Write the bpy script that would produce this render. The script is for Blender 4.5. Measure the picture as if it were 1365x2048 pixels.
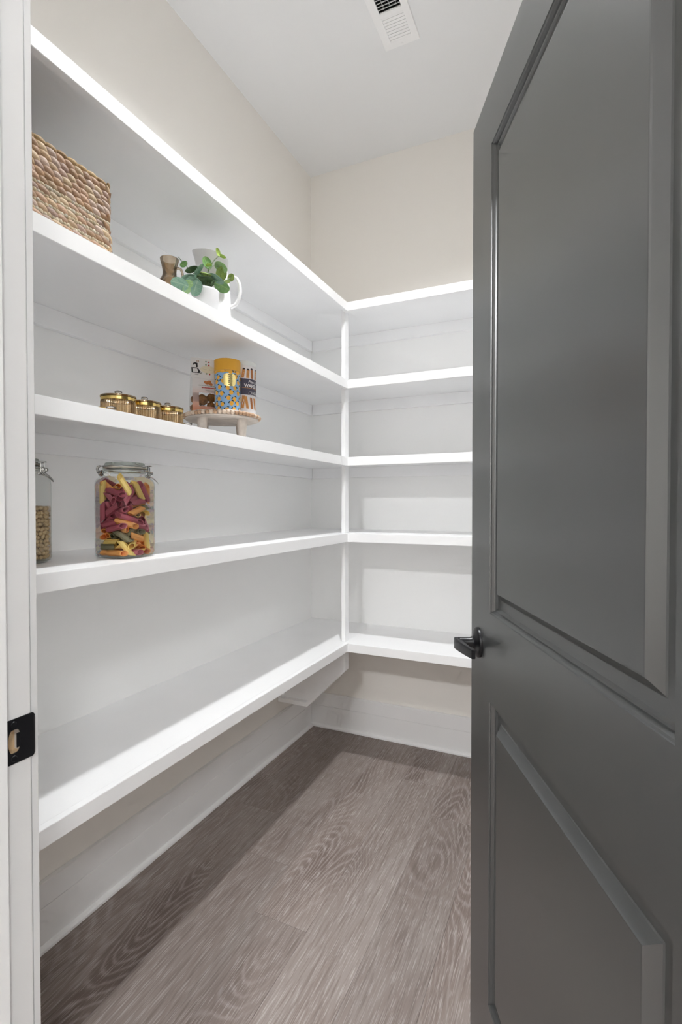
import bpy, bmesh, math, random
from mathutils import Vector, Matrix, Quaternion

# ------------------------------------------------------------------ camera, world, light level
for o in list(bpy.data.objects):
    bpy.data.objects.remove(o)
scene = bpy.context.scene
COL = scene.collection
CAM_H = 1.218
FOCAL_PX = 1023.785
YAW, PITCH, ROLL = math.radians(24.704), math.radians(0.944), math.radians(-0.0285)

cam_data = bpy.data.cameras.new('camera')
cam = bpy.data.objects.new('camera', cam_data)
COL.objects.link(cam)
cam_data.sensor_fit = 'VERTICAL'
cam_data.sensor_height = 36.0
cam_data.lens = 36.0 * FOCAL_PX / 2048.0
cam_data.clip_start = 0.01
cam.location = (0, 0, CAM_H)
cam.matrix_world = (Matrix.Translation((0, 0, CAM_H)) @ Matrix.Rotation(YAW, 4, 'Z')
                    @ Matrix.Rotation(math.radians(90) - PITCH, 4, 'X') @ Matrix.Rotation(ROLL, 4, 'Z'))
scene.camera = cam

world = bpy.data.worlds.new('world')
scene.world = world
world.use_nodes = True
world.node_tree.nodes['Background'].inputs[0].default_value = (1, 1, 1, 1)
world.node_tree.nodes['Background'].inputs[1].default_value = 0.05

vs = scene.view_settings
vs.view_transform = 'Standard'
vs.look = 'None'
vs.gamma = 1.0
vs.use_curve_mapping = False
vs.exposure = -0.10
PANTRY_LIGHT_W = 18.0
PANTRY_SPREAD = math.radians(126)
HALL_LIGHT_W = 135.0
HALL_SIDE_LIGHT_W = 56.0
cy = scene.cycles
cy.max_bounces = 14
cy.diffuse_bounces = 12
cy.glossy_bounces = 3
cy.transmission_bounces = 6
cy.transparent_max_bounces = 28
cy.caustics_reflective = False
cy.caustics_refractive = False
cy.use_adaptive_sampling = True
cy.adaptive_threshold = 0.13
cy.adaptive_min_samples = 12

# ------------------------------------------------------------------ measured sizes (metres)
XW, YB, H = -1.3282, 2.4931, 2.9947          # left wall, back wall, ceiling
XR = 0.272                                     # right wall
YF0, YF1 = 0.3365, 0.4525                      # hall face and pantry face of the front wall
XS, YS = -0.9343, 2.0992                       # front edges of the left and back shelves
ZS = [2.1159, 1.7708, 1.4260, 1.0835, 0.5870]  # shelf tops
EDGE = 0.0381                                  # height of the shelf front edge
LIP = 0.019
JX0, JX1 = -0.671, 0.1765                      # door opening
JZ = 2.060

# ------------------------------------------------------------------ materials
def lin(r, g, b):
    f = lambda c: (c / 255 / 12.92) if c / 255 <= 0.04045 else ((c / 255 + 0.055) / 1.055) ** 2.4
    return (f(r), f(g), f(b), 1.0)

class NT:
    def __init__(s, name):
        s.m = bpy.data.materials.new(name)
        s.m.use_nodes = True
        s.t = s.m.node_tree
        s.b = s.t.nodes['Principled BSDF']
        s.out = s.t.nodes['Material Output']
    def n(s, kind, **kw):
        nd = s.t.nodes.new(kind)
        for k, v in kw.items():
            if k == 'ins':
                for i, val in v.items():
                    nd.inputs[i].default_value = val
            else:
                setattr(nd, k, v)
        return nd
    def l(s, a, b):
        s.t.links.new(a, b)
    def math(s, op, a, b=None, c=None):
        nd = s.n('ShaderNodeMath', operation=op)
        for i, v in enumerate((a, b, c)):
            if v is None:
                continue
            if isinstance(v, (int, float)):
                nd.inputs[i].default_value = v
            else:
                s.l(v, nd.inputs[i])
        return nd.outputs[0]
    def vmul(s, v, vec):
        nd = s.n('ShaderNodeVectorMath', operation='MULTIPLY')
        s.l(v, nd.inputs[0])
        nd.inputs[1].default_value = vec
        return nd.outputs[0]
    def noise(s, vec, scale, detail=2.0, rough=0.5, dist=0.0):
        nd = s.n('ShaderNodeTexNoise')
        if vec is not None:
            s.l(vec, nd.inputs['Vector'])
        nd.inputs['Scale'].default_value = scale
        nd.inputs['Detail'].default_value = detail
        nd.inputs['Roughness'].default_value = rough
        nd.inputs['Distortion'].default_value = dist
        return nd.outputs['Fac']
    def ramp(s, fac, stops):
        nd = s.n('ShaderNodeValToRGB')
        e = nd.color_ramp.elements
        while len(e) < len(stops):
            e.new(0.5)
        for i, (p, c) in enumerate(stops):
            e[i].position = p
            e[i].color = c if len(c) == 4 else tuple(c) + (1,)
        s.l(fac, nd.inputs[0])
        return nd.outputs[0]
    def mix(s, fac, a, b, mode='MIX'):
        nd = s.n('ShaderNodeMix', data_type='RGBA', blend_type=mode)
        for i, v in ((0, fac), (6, a), (7, b)):
            if isinstance(v, (int, float)):
                nd.inputs[i].default_value = v
            elif isinstance(v, tuple):
                nd.inputs[i].default_value = v
            else:
                s.l(v, nd.inputs[i])
        return nd.outputs[2]
    def bump(s, height, strength, dist=0.001):
        nd = s.n('ShaderNodeBump')
        nd.inputs['Strength'].default_value = strength
        nd.inputs['Distance'].default_value = dist
        s.l(height, nd.inputs['Height'])
        s.l(nd.outputs[0], s.b.inputs['Normal'])

def simple(name, color, rough=0.5, metal=0.0, grain=0.0, gscale=120.0, vary=0.0, vscale=8.0, spec=0.5):
    k = NT(name)
    k.b.inputs['Base Color'].default_value = color
    k.b.inputs['Roughness'].default_value = rough
    k.b.inputs['Metallic'].default_value = metal
    k.b.inputs['Specular IOR Level'].default_value = spec
    tc = k.n('ShaderNodeTexCoord').outputs['Object']
    if vary:
        f = k.noise(tc, vscale, 3 if vary > 0.03 else 0)
        c2 = tuple(min(1, c * (1 + vary)) for c in color[:3]) + (1,)
        c1 = tuple(c * (1 - vary) for c in color[:3]) + (1,)
        k.l(k.ramp(f, [(0.3, c1), (0.7, c2)]), k.b.inputs['Base Color'])
    if grain:
        k.bump(k.noise(tc, gscale, 2), grain, 0.002)
    return k.m

def mat_wall():
    k = NT('wall_paint')
    pos = k.n('ShaderNodeNewGeometry').outputs['Position']
    sep = k.n('ShaderNodeSeparateXYZ')
    k.l(pos, sep.inputs[0])
    z = sep.outputs[2]
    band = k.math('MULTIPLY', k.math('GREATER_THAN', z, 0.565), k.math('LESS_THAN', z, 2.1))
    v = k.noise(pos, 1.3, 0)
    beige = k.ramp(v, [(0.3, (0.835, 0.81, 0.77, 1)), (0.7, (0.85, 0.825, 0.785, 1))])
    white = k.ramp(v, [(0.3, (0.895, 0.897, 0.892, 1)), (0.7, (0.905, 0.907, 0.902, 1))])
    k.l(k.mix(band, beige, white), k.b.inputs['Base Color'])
    k.b.inputs['Roughness'].default_value = 0.62
    return k.m

def mat_floor():
    k = NT('cerused_oak_plank')
    pos = k.n('ShaderNodeNewGeometry').outputs['Position']
    info = k.n('ShaderNodeObjectInfo').outputs['Random']
    comb = k.n('ShaderNodeCombineXYZ')
    k.l(k.math('MULTIPLY', info, 17.3), comb.inputs[0])
    k.l(k.math('MULTIPLY', info, 41.7), comb.inputs[1])
    k.l(k.math('MULTIPLY', info, 9.1), comb.inputs[2])
    add = k.n('ShaderNodeVectorMath', operation='ADD')
    k.l(pos, add.inputs[0])
    k.l(comb.outputs[0], add.inputs[1])
    p = add.outputs[0]
    # broad figure of the board
    broad = k.noise(k.vmul(p, (6.0, 1.3, 1)), 1.0, 2, 0.5, 0.5)
    # cathedral rings: contour lines of a stretched noise field
    field = k.noise(k.vmul(p, (4.6, 1.0, 1)), 1.0, 1.0, 0.35, 0.15)
    wob = k.noise(k.vmul(p, (60.0, 9.0, 1)), 1.0, 1)
    ring = k.math('SINE', k.math('MULTIPLY_ADD', field, 270.0, k.math('MULTIPLY', wob, 3.0)))
    ring = k.math('POWER', k.math('MULTIPLY_ADD', ring, 0.5, 0.5), 3.0)
    # fine limed pores in short dashes along the board
    fib = k.noise(k.vmul(p, (420.0, 17.0, 1)), 1.0, 1, 0.5)
    fib2 = k.noise(k.vmul(p, (170.0, 6.0, 1)), 1.0, 2, 0.6, 0.3)
    gate = k.ramp(broad, [(0.36, (1, 1, 1, 1)), (0.56, (0.12, 0.12, 0.12, 1))])
    base = k.ramp(broad, [(0.28, (0.140, 0.106, 0.092, 1)), (0.46, (0.218, 0.178, 0.160, 1)), (0.68, (0.266, 0.228, 0.211, 1))])
    col = k.mix(k.math('MULTIPLY', k.math('MULTIPLY', ring, gate), 0.38), base, (0.42, 0.38, 0.362, 1))
    col = k.mix(k.ramp(fib2, [(0.34, (0.45, 0.45, 0.45, 1)), (0.52, (0, 0, 0, 1))]), col, (0.116, 0.086, 0.074, 1))
    pore = k.ramp(fib, [(0.55, (0, 0, 0, 1)), (0.70, (1, 1, 1, 1))])
    col = k.mix(k.math('MULTIPLY', pore, 0.50), col, (0.47, 0.43, 0.412, 1))
    # whole-board tone
    tone = k.math('MULTIPLY_ADD', info, 0.22, 1.02)
    cc = k.n('ShaderNodeCombineColor')
    for i in range(3):
        k.l(tone, cc.inputs[i])
    col = k.mix(1.0, col, cc.outputs[0], 'MULTIPLY')
    # dusty scuffs
    sc = k.ramp(k.noise(k.vmul(pos, (6, 3.2, 1)), 1.0, 4, 0.6, 0.8), [(0.66, (0, 0, 0, 1)), (0.82, (1, 1, 1, 1))])
    col = k.mix(k.math('MULTIPLY', sc, 0.35), col, (0.42, 0.42, 0.44, 1))
    k.l(col, k.b.inputs['Base Color'])
    k.b.inputs['Roughness'].default_value = 0.5
    k.b.inputs['Specular IOR Level'].default_value = 0.35
    k.bump(fib, 0.25, 0.001)
    return k.m

def mat_glass(name, tint, rim_tint, gloss=1.0, rough=0.02, ior=1.45, lustre=0.0, lcol=(1, 1, 1, 1)):
    # thin clear glass: sees straight through, reflects by Fresnel
    k = NT(name)
    k.t.nodes.remove(k.b)
    lw = k.n('ShaderNodeLayerWeight', ins={0: 0.35})
    tr = k.n('ShaderNodeBsdfTransparent')
    k.l(k.ramp(lw.outputs['Facing'], [(0.35, tint), (0.95, rim_tint)]), tr.inputs[0])
    gl = k.n('ShaderNodeBsdfGlossy', ins={1: rough})
    gl.inputs[0].default_value = lcol
    fr = k.n('ShaderNodeFresnel', ins={0: ior})
    mx = k.n('ShaderNodeMixShader')
    k.l(k.math('MULTIPLY_ADD', fr.outputs[0], gloss, lustre), mx.inputs[0])
    k.l(tr.outputs[0], mx.inputs[1])
    k.l(gl.outputs[0], mx.inputs[2])
    k.l(mx.outputs[0], k.out.inputs[0])
    return k.m

def mat_emit(name, color, strength):
    k = NT(name)
    k.b.inputs['Base Color'].default_value = (0.8, 0.8, 0.8, 1)
    k.b.inputs['Emission Color'].default_value = color
    k.b.inputs['Emission Strength'].default_value = strength
    return k.m

def mat_vcol(name, rough=0.6, streak=0.35):
    k = NT(name)
    at = k.n('ShaderNodeVertexColor', layer_name='Col')
    tc = k.n('ShaderNodeTexCoord').outputs['Object']
    s1 = k.noise(k.vmul(tc, (160, 160, 900)), 1.0, 2)
    s = k.ramp(s1, [(0.3, (1 - streak,) * 3 + (1,)), (0.65, (1.0, 1.0, 1.0, 1))])
    k.l(k.mix(1.0, at.outputs[0], s, 'MULTIPLY'), k.b.inputs['Base Color'])
    k.b.inputs['Roughness'].default_value = rough
    k.bump(s1, 0.5, 0.001)
    return k.m

def mat_leaf(name, c1, c2, vein):
    k = NT(name)
    tc = k.n('ShaderNodeTexCoord').outputs['Object']
    sep = k.n('ShaderNodeSeparateXYZ')
    k.l(tc, sep.inputs[0])
    f = k.noise(tc, 90, 3)
    col = k.ramp(f, [(0.3, c1), (0.7, c2)])
    ay = k.math('ABSOLUTE', sep.outputs[1])
    slant = k.math('SUBTRACT', sep.outputs[0], k.math('MULTIPLY', ay, 0.9))
    side = k.math('ABSOLUTE', k.math('SINE', k.math('MULTIPLY', slant, 520.0)))
    v1 = k.math('LESS_THAN', ay, 0.0006)
    v2 = k.math('MULTIPLY', k.math('LESS_THAN', side, 0.16), 0.5)
    k.l(k.mix(k.math('MAXIMUM', v1, v2), col, vein), k.b.inputs['Base Color'])
    k.b.inputs['Roughness'].default_value = 0.5
    k.b.inputs['Subsurface Weight'].default_value = 0.0
    return k.m

def mat_gradient_z(name, z0, c0, z1, c1, rough=0.5):
    k = NT(name)
    tc = k.n('ShaderNodeTexCoord').outputs['Object']
    sep = k.n('ShaderNodeSeparateXYZ')
    k.l(tc, sep.inputs[0])
    mr = k.n('ShaderNodeMapRange', ins={1: z0, 2: z1})
    k.l(sep.outputs[2], mr.inputs[0])
    k.l(k.ramp(mr.outputs[0], [(0.0, c0), (1.0, c1)]), k.b.inputs['Base Color'])
    k.b.inputs['Roughness'].default_value = rough
    return k.m

M = {}
M['wall'] = mat_wall()
M['ceiling'] = simple('ceiling_paint', (0.76, 0.767, 0.778, 1), 0.75)
M['trim'] = simple('white_trim_paint', (0.88, 0.882, 0.886, 1), 0.42, vary=0.012, vscale=6)
M['frame'] = simple('door_frame_paint', (0.71, 0.716, 0.724, 1), 0.42, vary=0.012, vscale=6)
M['shelf'] = simple('white_shelf_paint', (0.90, 0.902, 0.908, 1), 0.40, vary=0.010, vscale=7)
M['floor'] = mat_floor()
M['gap'] = simple('floor_joint', (0.05, 0.04, 0.036, 1), 0.8, vary=0.2)
M['door'] = simple('charcoal_door_paint', lin(63, 65, 65), 0.30, vary=0.03, vscale=4, spec=1.0)
M['black'] = simple('black_metal', (0.012, 0.012, 0.014, 1), 0.32, metal=0.3, grain=0.03, gscale=300, vary=0.1)
M['dark'] = simple('dark_duct', (0.055, 0.055, 0.058, 1), 0.8, vary=0.15)
M['vent'] = simple('white_enamel', (0.83, 0.83, 0.835, 1), 0.4, vary=0.01)
M['rawwood'] = simple('raw_pine', lin(205, 180, 145), 0.7, vary=0.12, vscale=60)
M['steel'] = simple('wire_steel', (0.55, 0.55, 0.54, 1), 0.22, metal=1.0, vary=0.05)
M['gold'] = simple('polished_brass', (0.80, 0.58, 0.20, 1), 0.16, metal=1.0, vary=0.05)
M['goldfoil'] = simple('gold_foil', (0.86, 0.70, 0.30, 1), 0.22, metal=1.0, vary=0.08, vscale=60)
M['clear'] = mat_glass('clear_jar_glass', (0.97, 0.98, 0.973, 1), (0.84, 0.88, 0.86, 1), 0.6)
M['greenglass'] = mat_glass('thick_green_glass', (0.90, 0.93, 0.905, 1), (0.68, 0.75, 0.70, 1), 0.7)
M['knobglass'] = mat_glass('clear_knob_glass', (0.90, 0.885, 0.86, 1), (0.50, 0.47, 0.42, 1), 1.3)
M['amber'] = mat_glass('amber_ribbed_glass', (0.74, 0.60, 0.42, 1), (0.44, 0.31, 0.17, 1), 1.0, 0.10, lustre=0.26, lcol=(0.80, 0.63, 0.40, 1))
M['smoke'] = mat_glass('smoked_brown_glass', (0.80, 0.72, 0.62, 1), (0.60, 0.50, 0.40, 1), 0.8, 0.03)
M['ceramic'] = simple('white_ceramic', (0.80, 0.80, 0.805, 1), 0.28, vary=0.01, grain=0.02, gscale=70)
M['pot'] = simple('white_pot_glaze', (0.82, 0.82, 0.835, 1), 0.35, vary=0.01)
M['soil'] = simple('moss_soil', (0.06, 0.07, 0.03, 1), 0.9, grain=0.6, gscale=300, vary=0.3)
M['stem'] = simple('green_stem', lin(92, 112, 70), 0.6, vary=0.2)
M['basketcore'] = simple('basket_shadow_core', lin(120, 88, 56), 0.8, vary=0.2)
M['weave'] = mat_vcol('water_hyacinth', 0.6, 0.30)
M['whitewash'] = simple('whitewashed_wood', lin(198, 188, 178), 0.6, vary=0.13, vscale=35, grain=0.15, gscale=120)
M['bead'] = simple('wooden_bead', lin(184, 150, 120), 0.55, vary=0.16, vscale=70)
M['yellow'] = simple('yellow_lid_card', lin(226, 168, 48), 0.5, vary=0.02)
M['lemon'] = simple('printed_lemon', lin(242, 178, 58), 0.5, vary=0.05, vscale=90)
M['sky'] = simple('printed_pale_blue', lin(144, 184, 226), 0.5, vary=0.02)
M['pleaf'] = simple('printed_dark_leaf', lin(30, 54, 62), 0.5, vary=0.1)
M['ink'] = simple('printed_black', lin(38, 36, 38), 0.55, vary=0.1)
M['inkgrey'] = simple('printed_grey', lin(120, 116, 116), 0.55, vary=0.1)
M['paper'] = simple('white_paper', lin(228, 226, 224), 0.55, vary=0.01)
M['tinwhite'] = simple('white_tin_print', lin(228, 226, 228), 0.4, vary=0.01)
M['lidwhite'] = simple('white_plastic_lid', lin(226, 230, 229), 0.45, vary=0.01)
M['navy'] = simple('printed_navy', lin(62, 60, 80), 0.45, vary=0.03)
M['wafer'] = simple('printed_wafer', lin(205, 142, 74), 0.5, vary=0.14, vscale=120)
M['wafer2'] = simple('printed_dark_wafer', lin(168, 104, 52), 0.5, vary=0.14, vscale=120)
M['red'] = simple('printed_red', lin(188, 52, 48), 0.5, vary=0.05)
M['green'] = simple('printed_green', lin(62, 108, 82), 0.5, vary=0.05)
M['cream'] = simple('printed_cream', lin(226, 218, 194), 0.55, vary=0.03)
M['bagprint'] = mat_gradient_z('orange_fade_print', 0.0, lin(214, 128, 76), 0.092, lin(226, 222, 220))
M['film'] = mat_glass('clear_film', (0.93, 0.93, 0.93, 1), (0.70, 0.70, 0.70, 1), 0.9, 0.08)
M['cookie'] = simple('baked_cookie', lin(176, 122, 70), 0.8, vary=0.35, vscale=110, grain=0.6, gscale=160)
M['almond'] = simple('printed_almond', lin(205, 128, 70), 0.5, vary=0.15, vscale=160)
M['bean'] = simple('dried_bean', lin(204, 178, 138), 0.55, vary=0.12, vscale=160)
M['pasta_y'] = simple('yellow_pasta', lin(244, 212, 124), 0.5, vary=0.05)
M['pasta_o'] = simple('orange_pasta', lin(244, 172, 96), 0.5, vary=0.06)
M['pasta_p'] = simple('purple_pasta', lin(180, 92, 106), 0.5, vary=0.08)
M['pasta_g'] = simple('green_pasta', lin(134, 128, 98), 0.55, vary=0.08)
M['gasket'] = simple('rubber_gasket', lin(200, 190, 176), 0.6, vary=0.05)
M['glow'] = mat_emit('lit_diffuser', (1.0, 0.97, 0.93, 1), 9.0)
M['leaf_b'] = mat_leaf('eucalyptus_blue', lin(106, 146, 128), lin(140, 172, 150), lin(170, 192, 168))
M['leaf_g'] = mat_leaf('eucalyptus_green', lin(82, 128, 66), lin(118, 156, 92), lin(150, 178, 110))
M['leaf_y'] = mat_leaf('eucalyptus_young', lin(140, 172, 56), lin(170, 192, 96), lin(190, 205, 120))
M['leaf_p'] = mat_leaf('eucalyptus_pale', lin(140, 176, 116), lin(160, 192, 140), lin(186, 208, 166))
M['leaf_o'] = mat_leaf('eucalyptus_olive', lin(116, 140, 62), lin(142, 162, 84), lin(84, 104, 50))
M['leaf_d'] = mat_leaf('eucalyptus_dark', lin(66, 96, 60), lin(92, 120, 76), lin(120, 146, 96))

# ------------------------------------------------------------------ mesh helpers
class MB:
    def __init__(s):
        s.v, s.f, s.c = [], [], []
    def add(s, vs_, fs_, col=None):
        b = len(s.v)
        s.v += [Vector(p) for p in vs_]
        s.f += [tuple(i + b for i in f) for f in fs_]
        s.c += [col] * len(vs_)
        return s
    def box(s, x0, x1, y0, y1, z0, z1):
        return s.add([(x0, y0, z0), (x1, y0, z0), (x1, y1, z0), (x0, y1, z0), (x0, y0, z1), (x1, y0, z1), (x1, y1, z1), (x0, y1, z1)],
                     [(0, 3, 2, 1), (4, 5, 6, 7), (0, 1, 5, 4), (1, 2, 6, 5), (2, 3, 7, 6), (3, 0, 4, 7)])
    def prism(s, poly, axis, a0, a1):
        # poly in the two other axes (in xyz order), extruded along axis
        def pt(p, a):
            return {'x': (a, p[0], p[1]), 'y': (p[0], a, p[1]), 'z': (p[0], p[1], a)}[axis]
        n = len(poly)
        return s.add([pt(p, a0) for p in poly] + [pt(p, a1) for p in poly],
                     [tuple(range(n))[::-1], tuple(range(n, 2 * n))] + [(i, (i + 1) % n, n + (i + 1) % n, n + i) for i in range(n)])
    def rings(s, rings, close=True, cap0=True, cap1=True):
        n = len(rings[0])
        vs_ = [p for r in rings for p in r]
        fs_ = []
        for k in range(len(rings) - 1):
            for i in range(n if close else n - 1):
                j = (i + 1) % n
                fs_.append((k * n + i, k * n + j, (k + 1) * n + j, (k + 1) * n + i))
        if cap0:
            fs_.append(tuple(range(n))[::-1])
        if cap1:
            fs_.append(tuple(range((len(rings) - 1) * n, len(rings) * n)))
        return s.add(vs_, fs_)
    def lathe(s, prof, seg=32, cx=0, cy=0, cap0=True, cap1=True, mod=None):
        rs = []
        for (r, z) in prof:
            ring = []
            for i in range(seg):
                a = 2 * math.pi * i / seg
                rr = r * (mod(a, z) if mod else 1)
                ring.append((cx + rr * math.cos(a), cy + rr * math.sin(a), z))
            rs.append(ring)
        return s.rings(rs, True, cap0, cap1)
    def tube(s, pts, r, seg=8, closed=False, flat=1.0):
        pts = [Vector(p) for p in pts]
        n = len(pts)
        rs = []
        t0 = None
        for i in range(n):
            if closed:
                t = (pts[(i + 1) % n] - pts[i - 1]).normalized()
            else:
                t = (pts[min(i + 1, n - 1)] - pts[max(i - 1, 0)]).normalized()
            if t0 is None:
                up = Vector((0, 0, 1)) if abs(t.z) < 0.9 else Vector((1, 0, 0))
                a = t.cross(up).normalized()
            else:
                a = (t0.rotation_difference(t) @ a)
                a = (a - t * a.dot(t)).normalized()
            t0 = t
            b = t.cross(a)
            rr = r[i] if isinstance(r, (list, tuple)) else r
            rs.append([pts[i] + (a * math.cos(2 * math.pi * k / seg) * flat + b * math.sin(2 * math.pi * k / seg)) * rr for k in range(seg)])
        if closed:
            rs.append(rs[0])
            return s.rings(rs, True, False, False)
        return s.rings(rs)
    def sphere(s, c, r, seg=10, ringn=6, sc=(1, 1, 1)):
        c = Vector(c)
        rs = []
        for k in range(1, ringn):
            t = math.pi * k / ringn
            rs.append([c + Vector((math.sin(t) * math.cos(2 * math.pi * i / seg) * sc[0], math.sin(t) * math.sin(2 * math.pi * i / seg) * sc[1], -math.cos(t) * sc[2])) * r for i in range(seg)])
        n0 = len(s.v)
        s.rings(rs, True, False, False)
        b = len(s.v)
        s.add([c - Vector((0, 0, r * sc[2])), c + Vector((0, 0, r * sc[2]))], [])
        top = n0 + (ringn - 2) * seg
        for i in range(seg):
            j = (i + 1) % seg
            s.f.append((n0 + j, n0 + i, b))
            s.f.append((top + i, top + j, b + 1))
        return s
    def xf(s, mat):
        s.v = [mat @ p for p in s.v]
        return s
    def mesh(s, name, mat, smooth=False, bevel=0.0, off=None, angle=40):
        me = bpy.data.meshes.new(name)
        vv = [p - off for p in s.v] if off is not None else s.v
        me.from_pydata([tuple(p) for p in vv], [], s.f)
        if any(c is not None for c in s.c):
            ca = me.color_attributes.new('Col', 'FLOAT_COLOR', 'POINT')
            for i, c in enumerate(s.c):
                ca.data[i].color = c or (1, 1, 1, 1)
        bm = bmesh.new()
        bm.from_mesh(me)
        bmesh.ops.recalc_face_normals(bm, faces=bm.faces)
        if bevel:
            ed = [e for e in bm.edges if len(e.link_faces) == 2 and e.calc_face_angle(0) > 0.5]
            bmesh.ops.bevel(bm, geom=ed, offset=bevel, segments=2, affect='EDGES', clamp_overlap=True)
        bm.to_mesh(me)
        bm.free()
        if smooth:
            for p in me.polygons:
                p.use_smooth = True
            me.set_sharp_from_angle(angle=math.radians(angle))
        me.materials.append(mat)
        return me

def link(name, me, parent=None):
    o = bpy.data.objects.new(name, me)
    COL.objects.link(o)
    if parent is not None:
        o.parent = parent
    return o

def part(name, mb, mat, parent=None, smooth=False, bevel=0.0, world=False, angle=40):
    """One mesh object; with world=True the vertices are world coordinates and the parent an unrotated Empty."""
    off = None
    if world and parent is not None:
        off = Vector(parent.location)
        if parent.parent is not None:
            off = off + Vector(parent.parent.location)
    return link(name, mb.mesh(name, mat, smooth, bevel, off, angle), parent)

def tag(o, label=None, cat=None, group=None, kind=None):
    if label:
        o['label'] = label
    if cat:
        o['category'] = cat
    if group:
        o['group'] = group
    if kind:
        o['kind'] = kind
    return o

def thing(name, label, cat, loc=(0, 0, 0), rz=0.0, group=None, kind=None):
    o = bpy.data.objects.new(name, None)
    COL.objects.link(o)
    o.empty_display_size = 0.05
    o.location = loc
    o.rotation_euler = (0, 0, rz)
    return tag(o, label, cat, group, kind)

def copy_tree(src, parent=None):
    c = src.copy()
    COL.objects.link(c)
    c.parent = parent
    for ch in list(src.children):
        copy_tree(ch, c)
    return c

def text_mb(body, size, bold=0.0, align='CENTER', shear=0.0):
    cu = bpy.data.curves.new('lettering', 'FONT')
    cu.body = body
    cu.size = size
    cu.align_x = align
    cu.align_y = 'CENTER'
    cu.offset = bold
    cu.shear = shear
    cu.resolution_u = 3
    o = bpy.data.objects.new('lettering', cu)
    COL.objects.link(o)
    dg = bpy.context.evaluated_depsgraph_get()
    me = bpy.data.meshes.new_from_object(o.evaluated_get(dg))
    mb = MB()
    mb.add([tuple(v.co) for v in me.vertices], [tuple(p.vertices) for p in me.polygons])
    bpy.data.objects.remove(o)
    bpy.data.curves.remove(cu)
    bpy.data.meshes.remove(me)
    return mb

def wrap(mb, r, a0, z0):
    """Bend flat lettering (x right, y up) round a vertical cylinder of radius r, centred on angle a0."""
    out = MB()
    out.f = mb.f
    out.c = mb.c
    out.v = [Vector((r * math.cos(a0 + p.x / r), r * math.sin(a0 + p.x / r), z0 + p.y)) for p in mb.v]
    return out

def stand_up(mb, y, x0=0.0, z0=0.0):
    """Flat lettering (x right, y up) set upright in the local xz plane at depth y."""
    out = MB()
    out.f = mb.f
    out.c = mb.c
    out.v = [Vector((x0 + p.x, y, z0 + p.y)) for p in mb.v]
    return out

def disc2d(cx, cy, rx, ry, rot=0.0, seg=16):
    mb = MB()
    pts = []
    for i in range(seg):
        a = 2 * math.pi * i / seg
        x, y = rx * math.cos(a), ry * math.sin(a)
        pts.append((cx + x * math.cos(rot) - y * math.sin(rot), cy + x * math.sin(rot) + y * math.cos(rot), 0))
    mb.add([(cx, cy, 0)] + pts, [(0, 1 + i, 1 + (i + 1) % seg) for i in range(seg)])
    return mb

def poly2d(pts):
    return MB().add([(x, y, 0) for x, y in pts], [tuple(range(len(pts)))])

def grid2d(x0, x1, y0, y1, nx):
    mb = MB()
    vs_ = []
    for i in range(nx + 1):
        x = x0 + (x1 - x0) * i / nx
        vs_ += [(x, y0, 0), (x, y1, 0)]
    return mb.add(vs_, [(2 * i, 2 * i + 2, 2 * i + 3, 2 * i + 1) for i in range(nx)])

# ================================================================== THE SETTING
HX0, HX1, HY0 = -2.6, 2.2, -3.4     # the hall the photograph is taken from

def struct(name, mb, mat, label, world_parent=None, **kw):
    o = part(name, mb, mat, world_parent, **kw)
    tag(o, label, name.split('_')[0], kind='structure')
    return o

# floor: dark slab and oak planks laid on it
floor = struct('floor', MB().box(HX0, HX1, HY0, YB + 0.1, -0.10, -0.004), M['gap'], 'grey brown oak plank floor of the pantry and hall')
PW = 0.1785
plank_me = MB().box(0, 1, 0, 1, -0.0039, 0.0).mesh('plank', M['floor'])
joints = {-6: 1.93, -5: 1.705, -4: 1.472, -3: 1.262, -2: 2.156, -1: 1.945, 0: 0.905, 1: 1.62, 2: 2.3}
random.seed(3)
for c in range(-13, 12):
    x0 = -0.333 + c * PW
    x1 = x0 + PW
    j = joints.get(c, random.uniform(0, 1.22))
    y = j - 1.22 * 6
    while y < YB:
        y0, y1 = max(y, HY0), min(y + 1.22, YB - 0.002)
        y += 1.22
        if y1 - y0 < 0.02:
            continue
        xa, xb = max(x0, XW + 0.002 if y0 > YF1 else HX0), min(x1, HX1)
        if y1 > YF1 and (x1 < XW + 0.01 or x0 > XR):
            y1 = min(y1, YF0)
        if y1 > YF1:
            xa, xb = max(xa, XW + 0.002), min(xb, XR - 0.002)
        if xb - xa < 0.01 or y1 - y0 < 0.02:
            continue
        if y1 < -1.3:
            continue
        p = link('plank', plank_me, floor)
        p.location = (xa + 0.0003, y0 + 0.0003, 0)
        p.scale = (xb - xa - 0.0006, y1 - y0 - 0.0006, 1)
# the far hall floor is one sheet of the same flooring
hall_floor = part('plank_field', MB().box(HX0, HX1, HY0, -1.3 - 0.002, -0.0039, -0.0002), M['floor'], floor)
hall_floor['kind'] = 'stuff'

# ceiling with an opening for the air register
VX0, VX1, VY0, VY1 = -0.662, -0.576, 1.662, 1.902
cm = MB()
cm.box(HX0, VX0, HY0, YB + 0.1, H, H + 0.1).box(VX1, HX1, HY0, YB + 0.1, H, H + 0.1)
cm.box(VX0, VX1, HY0, VY0, H, H + 0.1).box(VX0, VX1, VY1, YB + 0.1, H, H + 0.1)
struct('ceiling', cm, M['ceiling'], 'smooth flat white ceiling above the pantry shelves')

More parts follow.
